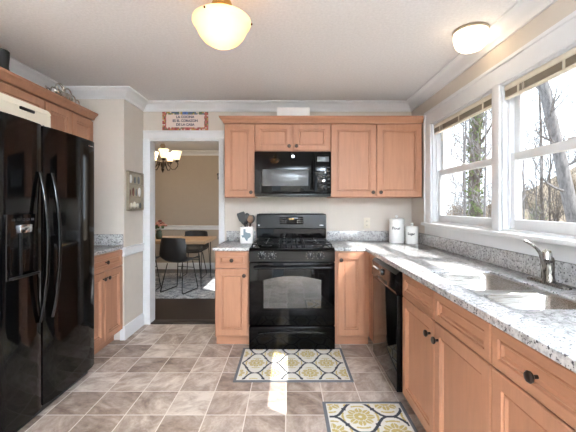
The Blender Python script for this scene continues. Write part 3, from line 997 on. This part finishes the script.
# ------------------------------------------------------------------ counter things
ck = thing('utensil_crock', 'white square ceramic crock with grey map print left of the range', 'crock', (-.418, 3.52, CT))
cr = MB().loft([rrect(-.062, .062, -.055, .055, .018, 0), rrect(-.066, .066, -.058, .058, .018, .01), rrect(-.068, .068, -.06, .06, .018, .165),
                rrect(-.062, .062, -.054, .054, .016, .167), rrect(-.060, .060, -.052, .052, .016, .02)])
cr.build('crock_body', M['white_cer'], ck, 50)
tx = [(-.022, .045), (-.004, .045), (-.004, .022), (.012, .016), (.030, .014), (.036, .008), (.037, -.012), (.028, -.020), (.014, -.030), (.010, -.048), (-.002, -.042), (-.012, -.022), (-.020, -.018), (-.026, -.024), (-.040, -.004), (-.022, -.002)]
MB().prism([(x * 1.25 - .002, z * 1.3 + .085) for x, z in tx], 'y', -.0612, -.0598).build('map_print', M['blue_ink'], ck, 0)
# utensils
def utensil(kind, label, dx, dy, lean, az, L):
    r = thing(kind, label, 'utensil', (ck.location.x + dx, ck.location.y + dy, CT + .022), az)
    sl, cl = math.sin(lean), math.cos(lean)
    tip = Vector((-sl * L, 0, cl * L))
    MB().tube([(0, 0, 0), tip * .5, tip], [.006, .006, .005], 8).build('handle', M['black_satin'] if kind != 'wooden_spoon' else M['spoon_wood'], r)
    X = Vector((-sl, 0, cl))
    rot = Matrix(((0, 0, 0), (0, 0, 0), (0, 0, 0)))
    head = MB()
    ang = -lean
    mt = Matrix.Translation(tip) @ Matrix.Rotation(ang, 4, 'Y')
    if kind == 'spatula':
        head.loft([[mt @ Vector(p) for p in rr_] for rr_ in (
            [(-.02, -.003, -.005), (.02, -.003, -.005), (.02, .003, -.005), (-.02, .003, -.005)],
            [(-.038, -.003, .02), (.038, -.003, .02), (.038, .003, .02), (-.038, .003, .02)],
            [(-.042, -.002, .085), (.042, -.002, .085), (.042, .002, .085), (-.042, .002, .085)],
            [(-.034, -.002, .098), (.034, -.002, .098), (.034, .002, .098), (-.034, .002, .098)])])
    else:
        bm2 = bmesh.ops.create_uvsphere(head.bm, u_segments=14, v_segments=10, radius=1,
              matrix=mt @ Matrix.Translation((0, 0, .035)) @ Matrix.Diagonal((.030, .010, .042, 1)))
    head.build('head', M['black_satin'] if kind != 'wooden_spoon' else M['spoon_wood'], r)
utensil('spatula', 'black flat spatula leaning left out of the white crock', .030, -.026, .32, 0, .205)
utensil('spatula', 'small black turner standing behind in the white crock', .012, .026, .20, 0, .17)
utensil('ladle', 'black ladle upright in the middle of the white crock', .0, .004, .0, 0, .205)
utensil('wooden_spoon', 'wooden spoon standing between the ladle and the spoon in the crock', .016, -.008, -.08, 0, .185)
utensil('spoon', 'black slotted spoon leaning right out of the crock toward the range', -.004, .022, -.24, 0, .19)

def canister(label, loc, r, h, word, rz):
    c = thing('canister', label, 'canister', loc, rz)
    MB().lathe([(r * .96, 0), (r, .006), (r, h - .006), (r * .99, h), (0, h)], (0, 0, 0), 40).build('jar_body', M['white_cer'], c, 40)
    ld = MB().lathe([(r * 1.03, h - .004), (r * 1.03, h + .012), (r * .9, h + .022), (r * .3, h + .028), (0, h + .03)], (0, 0, 0), 40).build('lid', M['white_cer'], c, 40)
    MB().lathe([(.008, h + .026), (.008, h + .034), (.016, h + .042), (.014, h + .054), (0, h + .058)], (0, 0, 0), 20).build('knob', M['white_cer'], ld)
    # word wrapped round the front
    t = text_mesh('lettering', word, r * .52, M['ink'], c, (0, 0, h * .66), (0, 0, 0), 0.0, 'CENTER', .0012)
    for v in t.data.vertices:
        a = v.co.x / r
        zz = v.co.y
        v.co = (r * 1.004 * math.sin(a), -r * 1.004 * math.cos(a), zz)
canister('taller white ceramic canister in the counter corner, lettered Flour', (1.121, 3.56, CT), .076, .225, 'Flour', -.38)
canister('shorter white ceramic canister lettered Sugar, right of the taller one', (1.243, 3.46, CT), .063, .150, 'Sugar', -.45)

ol = thing('wall_outlet', 'ivory electrical outlet on the wall above the backsplash', 'outlet', (.855, YB, 1.095))
MB().box(-.035, .035, -.006, 0, -.058, .058, .003).build('cover_plate', M['ivory'], ol)
for zz in (-.022, .022):
    s_ = MB().box(-.016, .016, -.009, -.005, zz - .014, zz + .014, .004).build('socket', M['ivory'], ol)
    MB().box(-.008, -.005, -.0095, -.0085, zz - .006, zz + .006).box(.005, .008, -.0095, -.0085, zz - .006, zz + .006).build('slots', M['slot'], s_, 0)

# ------------------------------------------------------------------ sign over the doorway
sg = thing('sign', 'painted tile sign with Spanish lettering and floral border above the doorway', 'sign', (-1.106, YB - .016, 2.097))
SW, SH = .246, .098
def color_grid(nx, ny, x0, x1, y0, y1, zfun, col, plane, thick, name, mat, parent):
    mb = MB()
    cl = mb.bm.verts.layers.float_color.new('pattern')
    vs = [[mb.bm.verts.new((0, 0, 0)) for j in range(ny + 1)] for i in range(nx + 1)]
    for i in range(nx + 1):
        for j in range(ny + 1):
            x, y = x0 + (x1 - x0) * i / nx, y0 + (y1 - y0) * j / ny
            vs[i][j].co = plane(x, y, 0)
            vs[i][j][cl] = col(x, y)
    for i in range(nx):
        for j in range(ny):
            mb.bm.faces.new((vs[i][j], vs[i + 1][j], vs[i + 1][j + 1], vs[i][j + 1]))
    ed = [vs[i][0] for i in range(nx + 1)] + [vs[nx][j] for j in range(1, ny + 1)] + [vs[i][ny] for i in range(nx - 1, -1, -1)] + [vs[0][j] for j in range(ny - 1, 0, -1)]
    lo = []
    d = Vector(plane(0, 0, thick)) - Vector(plane(0, 0, 0))
    for v in ed:
        n = mb.bm.verts.new(v.co - d); n[cl] = v[cl]; lo.append(n)
    for k in range(len(ed)):
        q = (k + 1) % len(ed)
        mb.bm.faces.new((ed[q], ed[k], lo[k], lo[q]))
    mb.bm.faces.new(list(reversed(lo)))
    return mb.build(name, mat, parent, 0)
PAL = [lin(c) for c in ((178, 74, 72), (196, 112, 100), (86, 112, 74), (196, 160, 84), (84, 104, 150), (150, 60, 66), (222, 208, 190))]
def sign_col(x, y):
    u, v = x, y - SH
    if abs(u) > SW - .042 or abs(v) > SH - .028:
        if abs(u) < .028 and v > 0:
            return lin((92, 128, 190)) if (u * u + (v - SH + .014) ** 2) > .00006 else lin((60, 70, 120))
        ku, kv = math.floor(u / .0165), math.floor(v / .0165)
        cu, cv = (ku + .5) * .0165, (kv + .5) * .0165
        rn = random.Random(ku * 131 + kv * 17)
        c = rn.choice(PAL[2:5] + PAL[6:] if (v > SH - .03 and abs(u) < SW - .04) else PAL[:4] + PAL[5:])
        return c if (u - cu) ** 2 + (v - cv) ** 2 < .000058 else (lin((170, 90, 84)) if v < SH - .03 or abs(u) > SW - .04 else lin((108, 120, 84)))
    return lin((226, 208, 198))
color_grid(124, 50, -SW, SW, 0, 2 * SH, None, sign_col, lambda x, y, t: (x, -t - .012 + 0 * t, y) if t == 0 else (x, -.012 - t, y), .012, 'tile', M['plaque'], sg)
for k, ln in enumerate(('LA COCINA', 'ES EL CORAZON', 'DE LA CASA')):
    text_mesh('lettering', ln, .036, M['navy'], sg, (0, -.0125, SH + .042 - k * .041), (R90, 0, 0), .0006, 'CENTER', .0012)

# ------------------------------------------------------------------ shadow box on the jog wall
sb = thing('shadow_box', 'framed shadow box of small kitchen ornaments on the wall left of the doorway', 'wall decor', (XJ, 3.508, 1.234), R90)
hw2, H3 = .168, .390
fm = MB()
fm.box(-hw2, -hw2 + .014, -.03, 0, 0, H3, .002).box(hw2 - .014, hw2, -.03, 0, 0, H3, .002).box(-hw2, hw2, -.03, 0, 0, .014, .002).box(-hw2, hw2, -.03, 0, H3 - .014, H3, .002)
fm.build('frame', M['frame'], sb)
MB().box(-hw2 + .012, hw2 - .012, -.008, 0, .012, H3 - .012).build('backing', M['backing'], sb, 0)
for zz in (.135, .262):
    MB().box(-hw2 + .013, hw2 - .013, -.026, -.006, zz - .004, zz + .004).build('shelf', M['frame'], sb, 0)
def orna(x, z, w, h, m, kind):
    mb = MB()
    if kind == 0:
        mb.lathe([(0, 0), (w, 0), (w, h * .6), (w * .5, h * .8), (w * .5, h), (0, h)], (x, -.012, z), 14)
    else:
        mb.sphere((x, -.012, z + h / 2), 1, (w, .008, h / 2), 14, 10)
    mb.build('ornament', m, sb)
for v in mw.children: pass
for x, w, h, m, kd in ((-.095, .030, .085, M['white_cer'], 1), (0, .022, .07, M['greyg'], 1), (.085, .026, .08, M['greyg'], 1)):
    orna(x, .272, min(w, .03), h, m, kd)
for x, w, h, m in ((-.115, .018, .07, M['brown']), (-.04, .020, .09, M['brown']), (.03, .018, .08, M['greyg']), (.105, .034, .095, M['white_cer'])):
    orna(x, .143, w, h, m, 1)
orna(.108, .168, .014, .04, M['ink'], 1)
for x, w, h, m in ((-.09, .026, .06, M['cream']), (-.01, .03, .07, M['cream']), (.065, .026, .055, M['cream']), (.125, .018, .06, M['greyg'])):
    orna(x, .02, w, h, m, 1)

# ------------------------------------------------------------------ ceiling lamps and an added fill torchiere
LX, LY = -.335, 1.75
pl = thing('ceiling_lamp', 'bowl-shaped alabaster glass ceiling lamp with brass cap in the middle of the kitchen', 'ceiling light', (LX, LY, CZ))
MB().lathe([(.0, -.002), (.065, -.002), (.068, -.012), (.05, -.03), (.016, -.04), (.014, -.075), (.046, -.085), (.052, -.10), (.050, -.118), (.03, -.128), (0, -.128)], (0, 0, 0), 32).build('cap', M['brass'], pl)
MB().lathe([(.010, -.125), (.010, -.20)], (0, 0, 0), 12).build('stem', M['brass'], pl)
bowl = MB()
pro = [(.141, -.176), (.146, -.180), (.147, -.190), (.141, -.204), (.130, -.214), (.124, -.230), (.112, -.256), (.090, -.282), (.062, -.300), (.03, -.310), (0, -.313)]
inn = [(max(r - .005, 0), z + .005) for r, z in reversed(pro)]
bowl.lathe(pro + inn, (0, 0, 0), 48)
bw = bowl.build('glass_bowl', M['shade_near'], pl, 60)
for a in (.10, 2.05, 4.33):
    MB().sphere((.149 * math.cos(a), .149 * math.sin(a), -.190), .006, (1, 1, 1), 10, 8).build('thumb_screw', M['bronze'], bw)
pd = bpy.data.lights.new('lamp_bulb', 'POINT'); pd.energy = 1.3 * LAMP; pd.color = (1, .92, .8); pd.shadow_soft_size = .05
po_ = bpy.data.objects.new('bulb_light', pd); COL.objects.link(po_); po_.parent = pl; po_.location = (0, 0, -.215)
MB().sphere((.045, 0, -.235), .028, (1, 1, 1.2), 14, 10).build('bulb', M['bulb'], pl)
MB().sphere((-.045, 0, -.235), .028, (1, 1, 1.2), 14, 10).build('bulb', M['bulb'], pl)

fl = thing('ceiling_lamp', 'small flush drum ceiling lamp of frosted glass above the window', 'ceiling light', (1.165, 2.2, CZ))
MB().lathe([(0, -.001), (.106, -.001), (.108, -.012), (.100, -.018), (0, -.018)], (0, 0, 0), 36).build('rim', M['blind'], fl)
MB().lathe([(.101, -.017), (.102, -.03), (.098, -.07), (.088, -.10), (.07, -.118), (.04, -.128), (0, -.130)], (0, 0, 0), 40).build('glass_shade', M['shade_flush'], fl, 60)
pd = bpy.data.lights.new('lamp_bulb', 'POINT'); pd.energy = .7 * LAMP; pd.color = (1, .92, .8); pd.shadow_soft_size = .03
po_ = bpy.data.objects.new('bulb_light', pd); COL.objects.link(po_); po_.parent = fl; po_.location = (0, 0, -.075)

tl = thing('fill_lamp', 'added bronze torchiere, unseen behind the viewer, for fill light', 'floor lamp', (.8, -1.9, 0))  # added torchiere, out of view, bouncing fill light off the ceiling
MB().lathe([(0, .001), (.14, .001), (.14, .012), (.04, .03), (.012, .04), (.011, 1.50), (.02, 1.52), (0, 1.525)], (0, 0, 0), 28).build('stand', M['bronze'], tl)
MB().lathe([(.02, 1.525), (.09, 1.56), (.16, 1.63), (.165, 1.64), (.158, 1.636), (.085, 1.57), (0, 1.535)], (0, 0, 0), 28).build('lamp_shade', M['bronze'], tl)
sd = bpy.data.lights.new('fill_uplight', 'SPOT'); sd.energy = 1250 * LAMP; sd.color = (.74, .87, 1); sd.spot_size = math.radians(140); sd.spot_blend = .5; sd.shadow_soft_size = .08
so = bpy.data.objects.new('fill_uplight', sd); COL.objects.link(so); so.parent = tl; so.location = (0, 0, 1.64); so.rotation_euler = (PI, 0, 0)

# ------------------------------------------------------------------ kitchen rugs
C_CREAM, C_YEL, C_CHAR, C_GREY = lin((230, 226, 216)), lin((200, 180, 116)), lin((62, 64, 72)), lin((112, 114, 118))
def rug_col(px, py, ox, oy, hx, hy, bw_):
    def f(x, y):
        e = min(hx - abs(x), hy - abs(y))
        if e < bw_:
            return C_GREY
        if e < bw_ + .006:
            return C_CREAM
        xx, yy = x - ox, y - oy
        best = None
        j0 = round(yy / py)
        for j in (j0 - 1, j0, j0 + 1):
            cx = ((j % 2) * .5 + round((xx / px) - (j % 2) * .5)) * px
            dx, dy = xx - cx, yy - j * py
            m = abs(dx) / px + abs(dy) / (2 * py)
            if best is None or m < best[0]:
                best = (m, dx, dy)
        _, dx, dy = best
        a, b = abs(dx) / px, abs(dy) / (2 * py)
        cb = .5 - (a - .080 * math.sin(4 * PI * a))
        sl = 1 - .080 * 4 * PI * math.cos(4 * PI * a)
        dist = abs(b - cb) / math.sqrt((sl / px) ** 2 + (1 / (2 * py)) ** 2)
        if dist < .0072 * px / .28:
            return C_CHAR
        if abs(a - .25) * px < .0105 * px / .28 and abs(b - .25) * 2 * py < .0105 * px / .28:
            return C_CHAR
        r = math.hypot(dx, dy) / px * .28
        th = math.atan2(dy, dx)
        R1 = .068 * (.72 + .28 * abs(math.cos(4 * th)))
        if r < .009:
            return C_CREAM
        if r < R1 and not (abs(math.sin(8 * th)) < .25 and r > .025) and not (.030 < r < .034):
            return C_YEL
        if .078 < r < .088 and abs(math.cos(2 * th)) > .7:
            return C_YEL
        return C_CREAM
    return f
def rug(label, x0, x1, y0, y1, px, py, ox, oy):
    cx, cyy = (x0 + x1) / 2, (y0 + y1) / 2
    r = thing('rug', label, 'rug', (cx, cyy, 0), 0, 'trellis kitchen mats')
    hx, hy = (x1 - x0) / 2, (y1 - y0) / 2
    color_grid(int((x1 - x0) / .0038), int((y1 - y0) / .0038), -hx, hx, -hy, hy, None, rug_col(px, py, ox - cx, oy - cyy, hx, hy, .022),
               lambda x, y, t: (x, y, .007 + t), .006, 'pile', M['rug'], r)
rug('yellow and charcoal trellis mat lying in front of the range', -.400, .478, 2.502, 3.09, .283, .168, -.255 + .0, 2.80)
rug('yellow and charcoal trellis mat lying along the sink cabinets', .222, .735, 1.43, 2.245, .36, .150, .437, 2.085)

# ------------------------------------------------------------------ dining room
dr_ = tag(MB().box(-3.4, -.80, 4.77, 6.55, 0, .008, .003).build('rug', M['grey_rug']), 'large distressed grey rug under the dining table', 'rug')
tb = thing('dining_table', 'light oak dining table with thin black metal legs', 'table', (-1.99, 5.62, .008))
MB().box(-.74, .74, -.42, .42, .695, .742, .004).build('tabletop', M['table_wood'], tb)
for sx in (-1, 1):
    for sy in (-1, 1):
        lg = MB()
        x, y = sx * .66, sy * .34
        lg.tube([(x - .05 * sx, y, .695), (x, y, .008), (x, y - .05 * sy, .695)], .007, 8)
        lg.box(x - .06, x + .06, y - .06, y + .06, .688, .696)
        lg.build('leg', M['black_metal'], tb)
def chair():
    c = thing('dining_chair', '', 'chair', (0, 0, 0), 0, 'dining chairs around the oak table')
    nu, nv = 14, 16
    prof = [(-.225, .452), (-.19, .462), (-.12, .452), (-.04, .440), (.05, .432), (.12, .435), (.17, .455), (.200, .50), (.215, .56), (.228, .63), (.240, .72), (.250, .812)]
    def samp(t):
        k = t * (len(prof) - 1); i = min(int(k), len(prof) - 2); q = k - i
        return (prof[i][0] * (1 - q) + prof[i + 1][0] * q, prof[i][1] * (1 - q) + prof[i + 1][1] * q)
    mb = MB()
    g = []
    for j in range(nv + 1):
        t = j / nv
        y, z = samp(t)
        row = []
        wv = .212 + .02 * math.sin(PI * t) - (.006 if t > .9 else 0)
        for i in range(nu + 1):
            s_ = -1 + 2 * i / nu
            curl = abs(s_) ** 3
            back = max(0, (t - .5) * 2)
            row.append(mb.bm.verts.new((wv * s_, y - curl * .085 * back, z + curl * .075 * (1 - back) * (.35 + .65 * t * 2 if t < .5 else 1) - (.012 * s_ ** 6 if t > .97 else 0))))
        g.append(row)
    for j in range(nv):
        for i in range(nu):
            mb.bm.faces.new((g[j][i], g[j][i + 1], g[j + 1][i + 1], g[j + 1][i]))
    bmesh.ops.recalc_face_normals(mb.bm, faces=mb.bm.faces)
    bmesh.ops.solidify(mb.bm, geom=list(mb.bm.faces), thickness=.016)
    mb.build('seat_shell', M['leather'], c, 60)
    for sx in (-1, 1):
        MB().tube([(sx * .13, -.14, .437), (sx * .185, -.20, .02), (sx * .19, -.19, .008), (sx * .19, .20, .008), (sx * .185, .21, .02), (sx * .13, .12, .422)], .0075, 8).build('leg_frame', M['black_metal'], c)
    MB().tube([(-.145, -.155, .33), (.145, -.155, .33)], .006, 8).build('crossbar', M['black_metal'], c)
    return c
c1 = chair()
c1.location = (-1.63, 5.20, .008); c1.rotation_euler = (0, 0, PI - .3)
c1['label'] = 'black bucket chair with its back to the kitchen at the near table side'
dup(c1, (-2.18, 5.22, .008), PI + .06, 'black bucket chair at the near table side, half hidden by the doorway casing')
dup(c1, (-1.70, 6.22, .008), 0, 'black bucket chair on the far side of the dining table facing the kitchen')

vz = thing('vase', 'dark green glass vase standing on the dining table', 'vase', (-2.075, 5.55, .750))
MB().lathe([(0, 0), (.04, 0), (.05, .02), (.052, .07), (.04, .11), (.044, .13), (.040, .13), (.036, .11), (.047, .07), (.045, .02), (0, .012)], (0, 0, 0), 24).build('vase_body', M['vase_glass'], vz)
fw = thing('bouquet', 'bunch of dusty rose and red flowers in the green vase', 'flowers', (-2.075, 5.55, .765))
stm = MB()
hds = []
for k in range(13):
    a = k * 2.4; rad = .012 + .011 * math.sqrt(k) * 2.0
    p = (rad * math.cos(a) * 1.3, rad * math.sin(a) * 1.3, .275 - rad * .9 + random.uniform(-.015, .02))
    hds.append(p)
    stm.tube([(p[0] * .15, p[1] * .15, .01), (p[0] * .22, p[1] * .22, .13), p], .0025, 5)
stm.build('stems', M['leaf'], fw)
for k, p in enumerate(hds):
    b = MB()
    for q in range(7):
        a = q * 2 * PI / 6
        rr_ = .015 if q < 6 else 0
        b.sphere((p[0] + rr_ * math.cos(a), p[1] + rr_ * math.sin(a), p[2] + (.006 if q == 6 else 0)), .017, (1, 1, .9), 8, 6)
    b.build('blossom', M['petal'] if k % 3 else M['petal2'], fw)
lv_ = MB()
for k in range(16):
    a = k * 2.1
    lv_.sphere((.06 * math.cos(a), .06 * math.sin(a), .165 + .018 * (k % 4)), .022, (1, .5, .7), 8, 6)
lv_.build('foliage', M['leaf'], fw)

# chandelier
ch = thing('chandelier', 'bronze scroll-arm chandelier with lit glass shades in the dining room', 'chandelier', (-1.96, 5.4, CZ - .001))
MB().lathe([(0, 0), (.06, -.001), (.058, -.015), (.02, -.03), (0, -.03)], (0, 0, 0), 24).build('canopy', M['chandelier'], ch)
MB().tube([(0, 0, -.03), (0, 0, -.10)], .008, 8).build('chain', M['chandelier'], ch)
MB().lathe([(.006, -.09), (.014, -.11), (.03, -.14), (.042, -.18), (.03, -.21), (.014, -.235), (.018, -.26), (.028, -.29), (.02, -.33), (.014, -.40), (.03, -.44), (.034, -.48), (.02, -.52), (.024, -.55), (.012, -.58), (.002, -.60)], (0, 0, 0), 20).build('stem', M['chandelier'], ch)
for k in range(5):
    a = k * 2 * PI / 5 + .10
    ca, sa = math.cos(a), math.sin(a)
    def P(r, z):
        return (r * ca, r * sa, z)
    pts = [P(.02, -.46)] + [P(r, z) for r, z in ((.05, -.42), (.08, -.44), (.10, -.50), (.14, -.545), (.19, -.54), (.225, -.50), (.232, -.455), (.215, -.43))]
    am = MB()
    am.tube(pts, .008, 8)
    am.tube([P(.10 + .035 * math.cos(t_), -.455 + .035 * math.sin(t_)) for t_ in [q * .42 for q in range(13)]], .006, 6)
    ao = am.build('arm', M['chandelier'], ch)
    MB().lathe([(0, -.43), (.018, -.43), (.034, -.41), (.03, -.395), (0, -.392)], P(.215, 0), 16).build('cup', M['chandelier'], ao)
    MB().lathe([(.026, -.398), (.042, -.385), (.054, -.34), (.060, -.30), (.078, -.262), (.074, -.262), (.056, -.30), (.049, -.34), (.037, -.38), (.02, -.39)], P(.215, 0), 24).build('shade', M['shade_dining'], ao, 60)
pd = bpy.data.lights.new('lamp_bulb', 'POINT'); pd.energy = 12 * LAMP; pd.color = (1, .82, .6); pd.shadow_soft_size = .12
po_ = bpy.data.objects.new('bulb_light', pd); COL.objects.link(po_); po_.parent = ch; po_.location = (0, 0, -.22)

# wall sconce mostly hidden by the doorway casing
sco = thing('wall_hook', 'small dark metal bracket on the dining room wall by the doorway edge', 'bracket', (-1.40, YD, 1.84))
MB().lathe([(0, 0), (.03, 0), (.03, .01), (0, .012)], (0, 0, 0), 18, '-y').build('plate', M['black_metal'], sco)
MB().tube(bez((0, -.01, 0), (0, -.07, -.05), (0, -.11, 0), (0, -.10, .06), 10), .009, 8).sphere((0, -.10, .075), .022).build('hook', M['black_metal'], sco)

# ------------------------------------------------------------------ outdoors
def gh(x):
    return -.9 + 0.0115 * max(0, min(x, 34) - 9) ** 2
gr = MB()
ng = 40
gv = [[gr.bm.verts.new((1.9 + 40 * (i / ng), -10 + 50 * j / ng, gh(1.9 + 40 * i / ng) + .06 * math.sin(i * 1.3 + j))) for j in range(ng + 1)] for i in range(ng + 1)]
for i in range(ng):
    for j in range(ng):
        gr.bm.faces.new((gv[i][j], gv[i + 1][j], gv[i + 1][j + 1], gv[i][j + 1]))
struct(gr.build('ground', M['litter']))

def tree(name, label, x, y, h, r, lean, seed, mat, group=None, ivy=False, nb=12, branch_from=.25, reach=.14):
    rn = random.Random(seed)
    t = thing(name, label, 'tree', (x, y, gh(x) - .12), 0, group)
    n = 10
    pts = []
    for k in range(n + 1):
        q = k / n
        pts.append(Vector((lean[0] * q + rn.uniform(-.04, .04) * h * .06, lean[1] * q + rn.uniform(-.04, .04) * h * .06, h * q)))
    MB().tube(pts, [r * (1 - .72 * k / n) for k in range(n + 1)], 10).build('trunk', mat, t, 60)
    br = MB()
    def limb(p, d, L, rad, lev):
        m = 5
        q = [p]
        dd = d.copy()
        for k in range(m):
            dd = (dd + Vector((rn.uniform(-.25, .25), rn.uniform(-.25, .25), rn.uniform(-.1, .3)))).normalized()
            q.append(q[-1] + dd * L / m)
        br.tube(q, [max(.005, rad * (1 - .7 * k / m)) for k in range(m + 1)], 5)
        if lev > 0:
            for _ in range(3):
                k = rn.randint(1, m)
                nd = (dd + Vector((rn.uniform(-1, 1), rn.uniform(-1, 1), rn.uniform(-.2, .7)))).normalized()
                limb(q[k], nd, L * .55, rad * .5, lev - 1)
    for b in range(nb):
        q = branch_from + (1 - branch_from) * b / nb
        k = min(int(q * n), n - 1)
        p = pts[k].lerp(pts[k + 1], q * n - k)
        a = rn.uniform(0, 2 * PI)
        limb(p, Vector((math.cos(a), math.sin(a), rn.uniform(.1, .7))).normalized(), h * rn.uniform(reach * .6, reach), r * .28 * (1.1 - q), 2)
    br.build('branches', mat, t, 60)
    if ivy:
        iv = MB()
        for _ in range(1500):
            q = rn.uniform(0, .8); k = min(int(q * n), n - 1)
            p = pts[k].lerp(pts[k + 1], q * n - k)
            a = rn.uniform(0, 2 * PI); rad = r * (1 - .72 * q) + rn.uniform(0, .07)
            c = p + Vector((math.cos(a) * rad, math.sin(a) * rad, 0))
            s_ = rn.uniform(.03, .06)
            u = Vector((rn.uniform(-1, 1), rn.uniform(-1, 1), rn.uniform(-1, 1))).normalized(); v = u.cross(Vector((math.cos(a), math.sin(a), .3))).normalized()
            iv.bm.faces.new([iv.bm.verts.new(c + w_) for w_ in (-u * s_, v * s_ * .7, u * s_, -v * s_ * .7)])
        iv.build('ivy', M['ivy'], t, 0)
    return t
def at(px, D):
    return ((px - 288) / F_PX * D, D)
x, y = at(474, 8.5)
tree('tree', 'ivy-clad tree trunk seen through the window nearer the corner', x, y, 9, .175, (.15, .1), 3, M['bark'], None, True, 12, .3)
x, y = at(574, 6.0)
tree('tree', 'thick grey leaning tree trunk seen through the window above the sink', x + .47, y, 8.5, .135, (-1.75, .2), 11, M['bark_pale'], None, False, 14, .3)
rn = random.Random(21)
spots = [(*at(474, 8.5), 3.0), (*at(574, 6.0), 3.0)]
placed = 0
for k in range(4000):
    if placed == 34:
        break
    x, y = at(rn.uniform(438, 650 if placed < 22 else 900), rn.uniform(8, 26))
    if all((x - a) ** 2 + (y - b) ** 2 > max(3.1, c) ** 2 for a, b, c in spots):
        spots.append((x, y, 0))
        tree('tree', 'thin bare tree in the woods outside the windows', x, y, rn.uniform(7, 12), rn.uniform(.05, .11), (rn.uniform(-.3, .3), rn.uniform(-.3, .3)), 100 + placed,
             M['bark'] if placed % 3 else M['bark_pale'], 'bare trees in the woods outside', False, 22, .10, .17)
        placed += 1
placed = 0
for k in range(4000):
    if placed == 18:
        break
    x, y = at(rn.uniform(436, 660), rn.uniform(5, 15))
    if all((x - a) ** 2 + (y - b) ** 2 > (1.9 if c < 3 else 1.9) ** 2 for a, b, c in spots):
        spots.append((x, y, 1))
        tree('sapling', 'slender bare sapling with fine twigs among the woods outside', x, y, rn.uniform(4.5, 6.5), rn.uniform(.022, .035), (rn.uniform(-.3, .3), rn.uniform(-.3, .3)), 300 + placed,
             M['bark'] if placed % 2 else M['bark_pale'], 'bare saplings in the woods outside', False, 30, .12, .16)
        placed += 1
def shrub(label, px, D, w, h, m, seed, group):
    rn = random.Random(seed)
    for q in range(90):
        x, y = at(px, D + .25 * q)
        if all((x - a) ** 2 + (y - b) ** 2 > (2.3 if c != 3 else 2.2) ** 2 for a, b, c in spots):
            break
    spots.append((x, y, w))
    t = thing('shrub', label, 'shrub', (x, y, gh(x) - .03), 0, group)
    tw = MB(); lf = MB()
    for _ in range(26):
        a = rn.uniform(0, 2 * PI); rr_ = w * math.sqrt(rn.random())
        tip = Vector((rr_ * math.cos(a), rr_ * math.sin(a), h * rn.uniform(.5, 1)))
        tw.tube([(0, 0, 0), tip * .5 + Vector((0, 0, .1)), tip], [.018, .012, .004], 5)
        for _ in range(26):
            c = tip * rn.uniform(.45, 1.0) + Vector((rn.gauss(0, .14), rn.gauss(0, .14), rn.gauss(0, .12)))
            u = Vector((rn.uniform(-1, 1), rn.uniform(-1, 1), rn.uniform(-1, 1))).normalized(); v = u.orthogonal().normalized()
            s_ = rn.uniform(.03, .06)
            lf.bm.faces.new([lf.bm.verts.new(c + w_) for w_ in (-u * s_, v * s_ * .6, u * s_, -v * s_ * .6)])
    tw.build('twigs', M['bark'], t); lf.build('foliage', m, t, 0)
shrub('pale green leafy bush outside the window above the sink', 538, 7.5, .55, 2.3, M['shrub'], 5, None)
for k, px in enumerate((440, 446, 452, 458, 464, 485, 492, 500, 515, 525, 535, 556, 566, 575, 590, 600, 620)):
    shrub('dry tan brush outside the windows', px, 10 + (k % 3) * 2.5, .9, 2.6 + .3 * (k % 4), M['brush'], 50 + k, 'dry brush outside the windows')
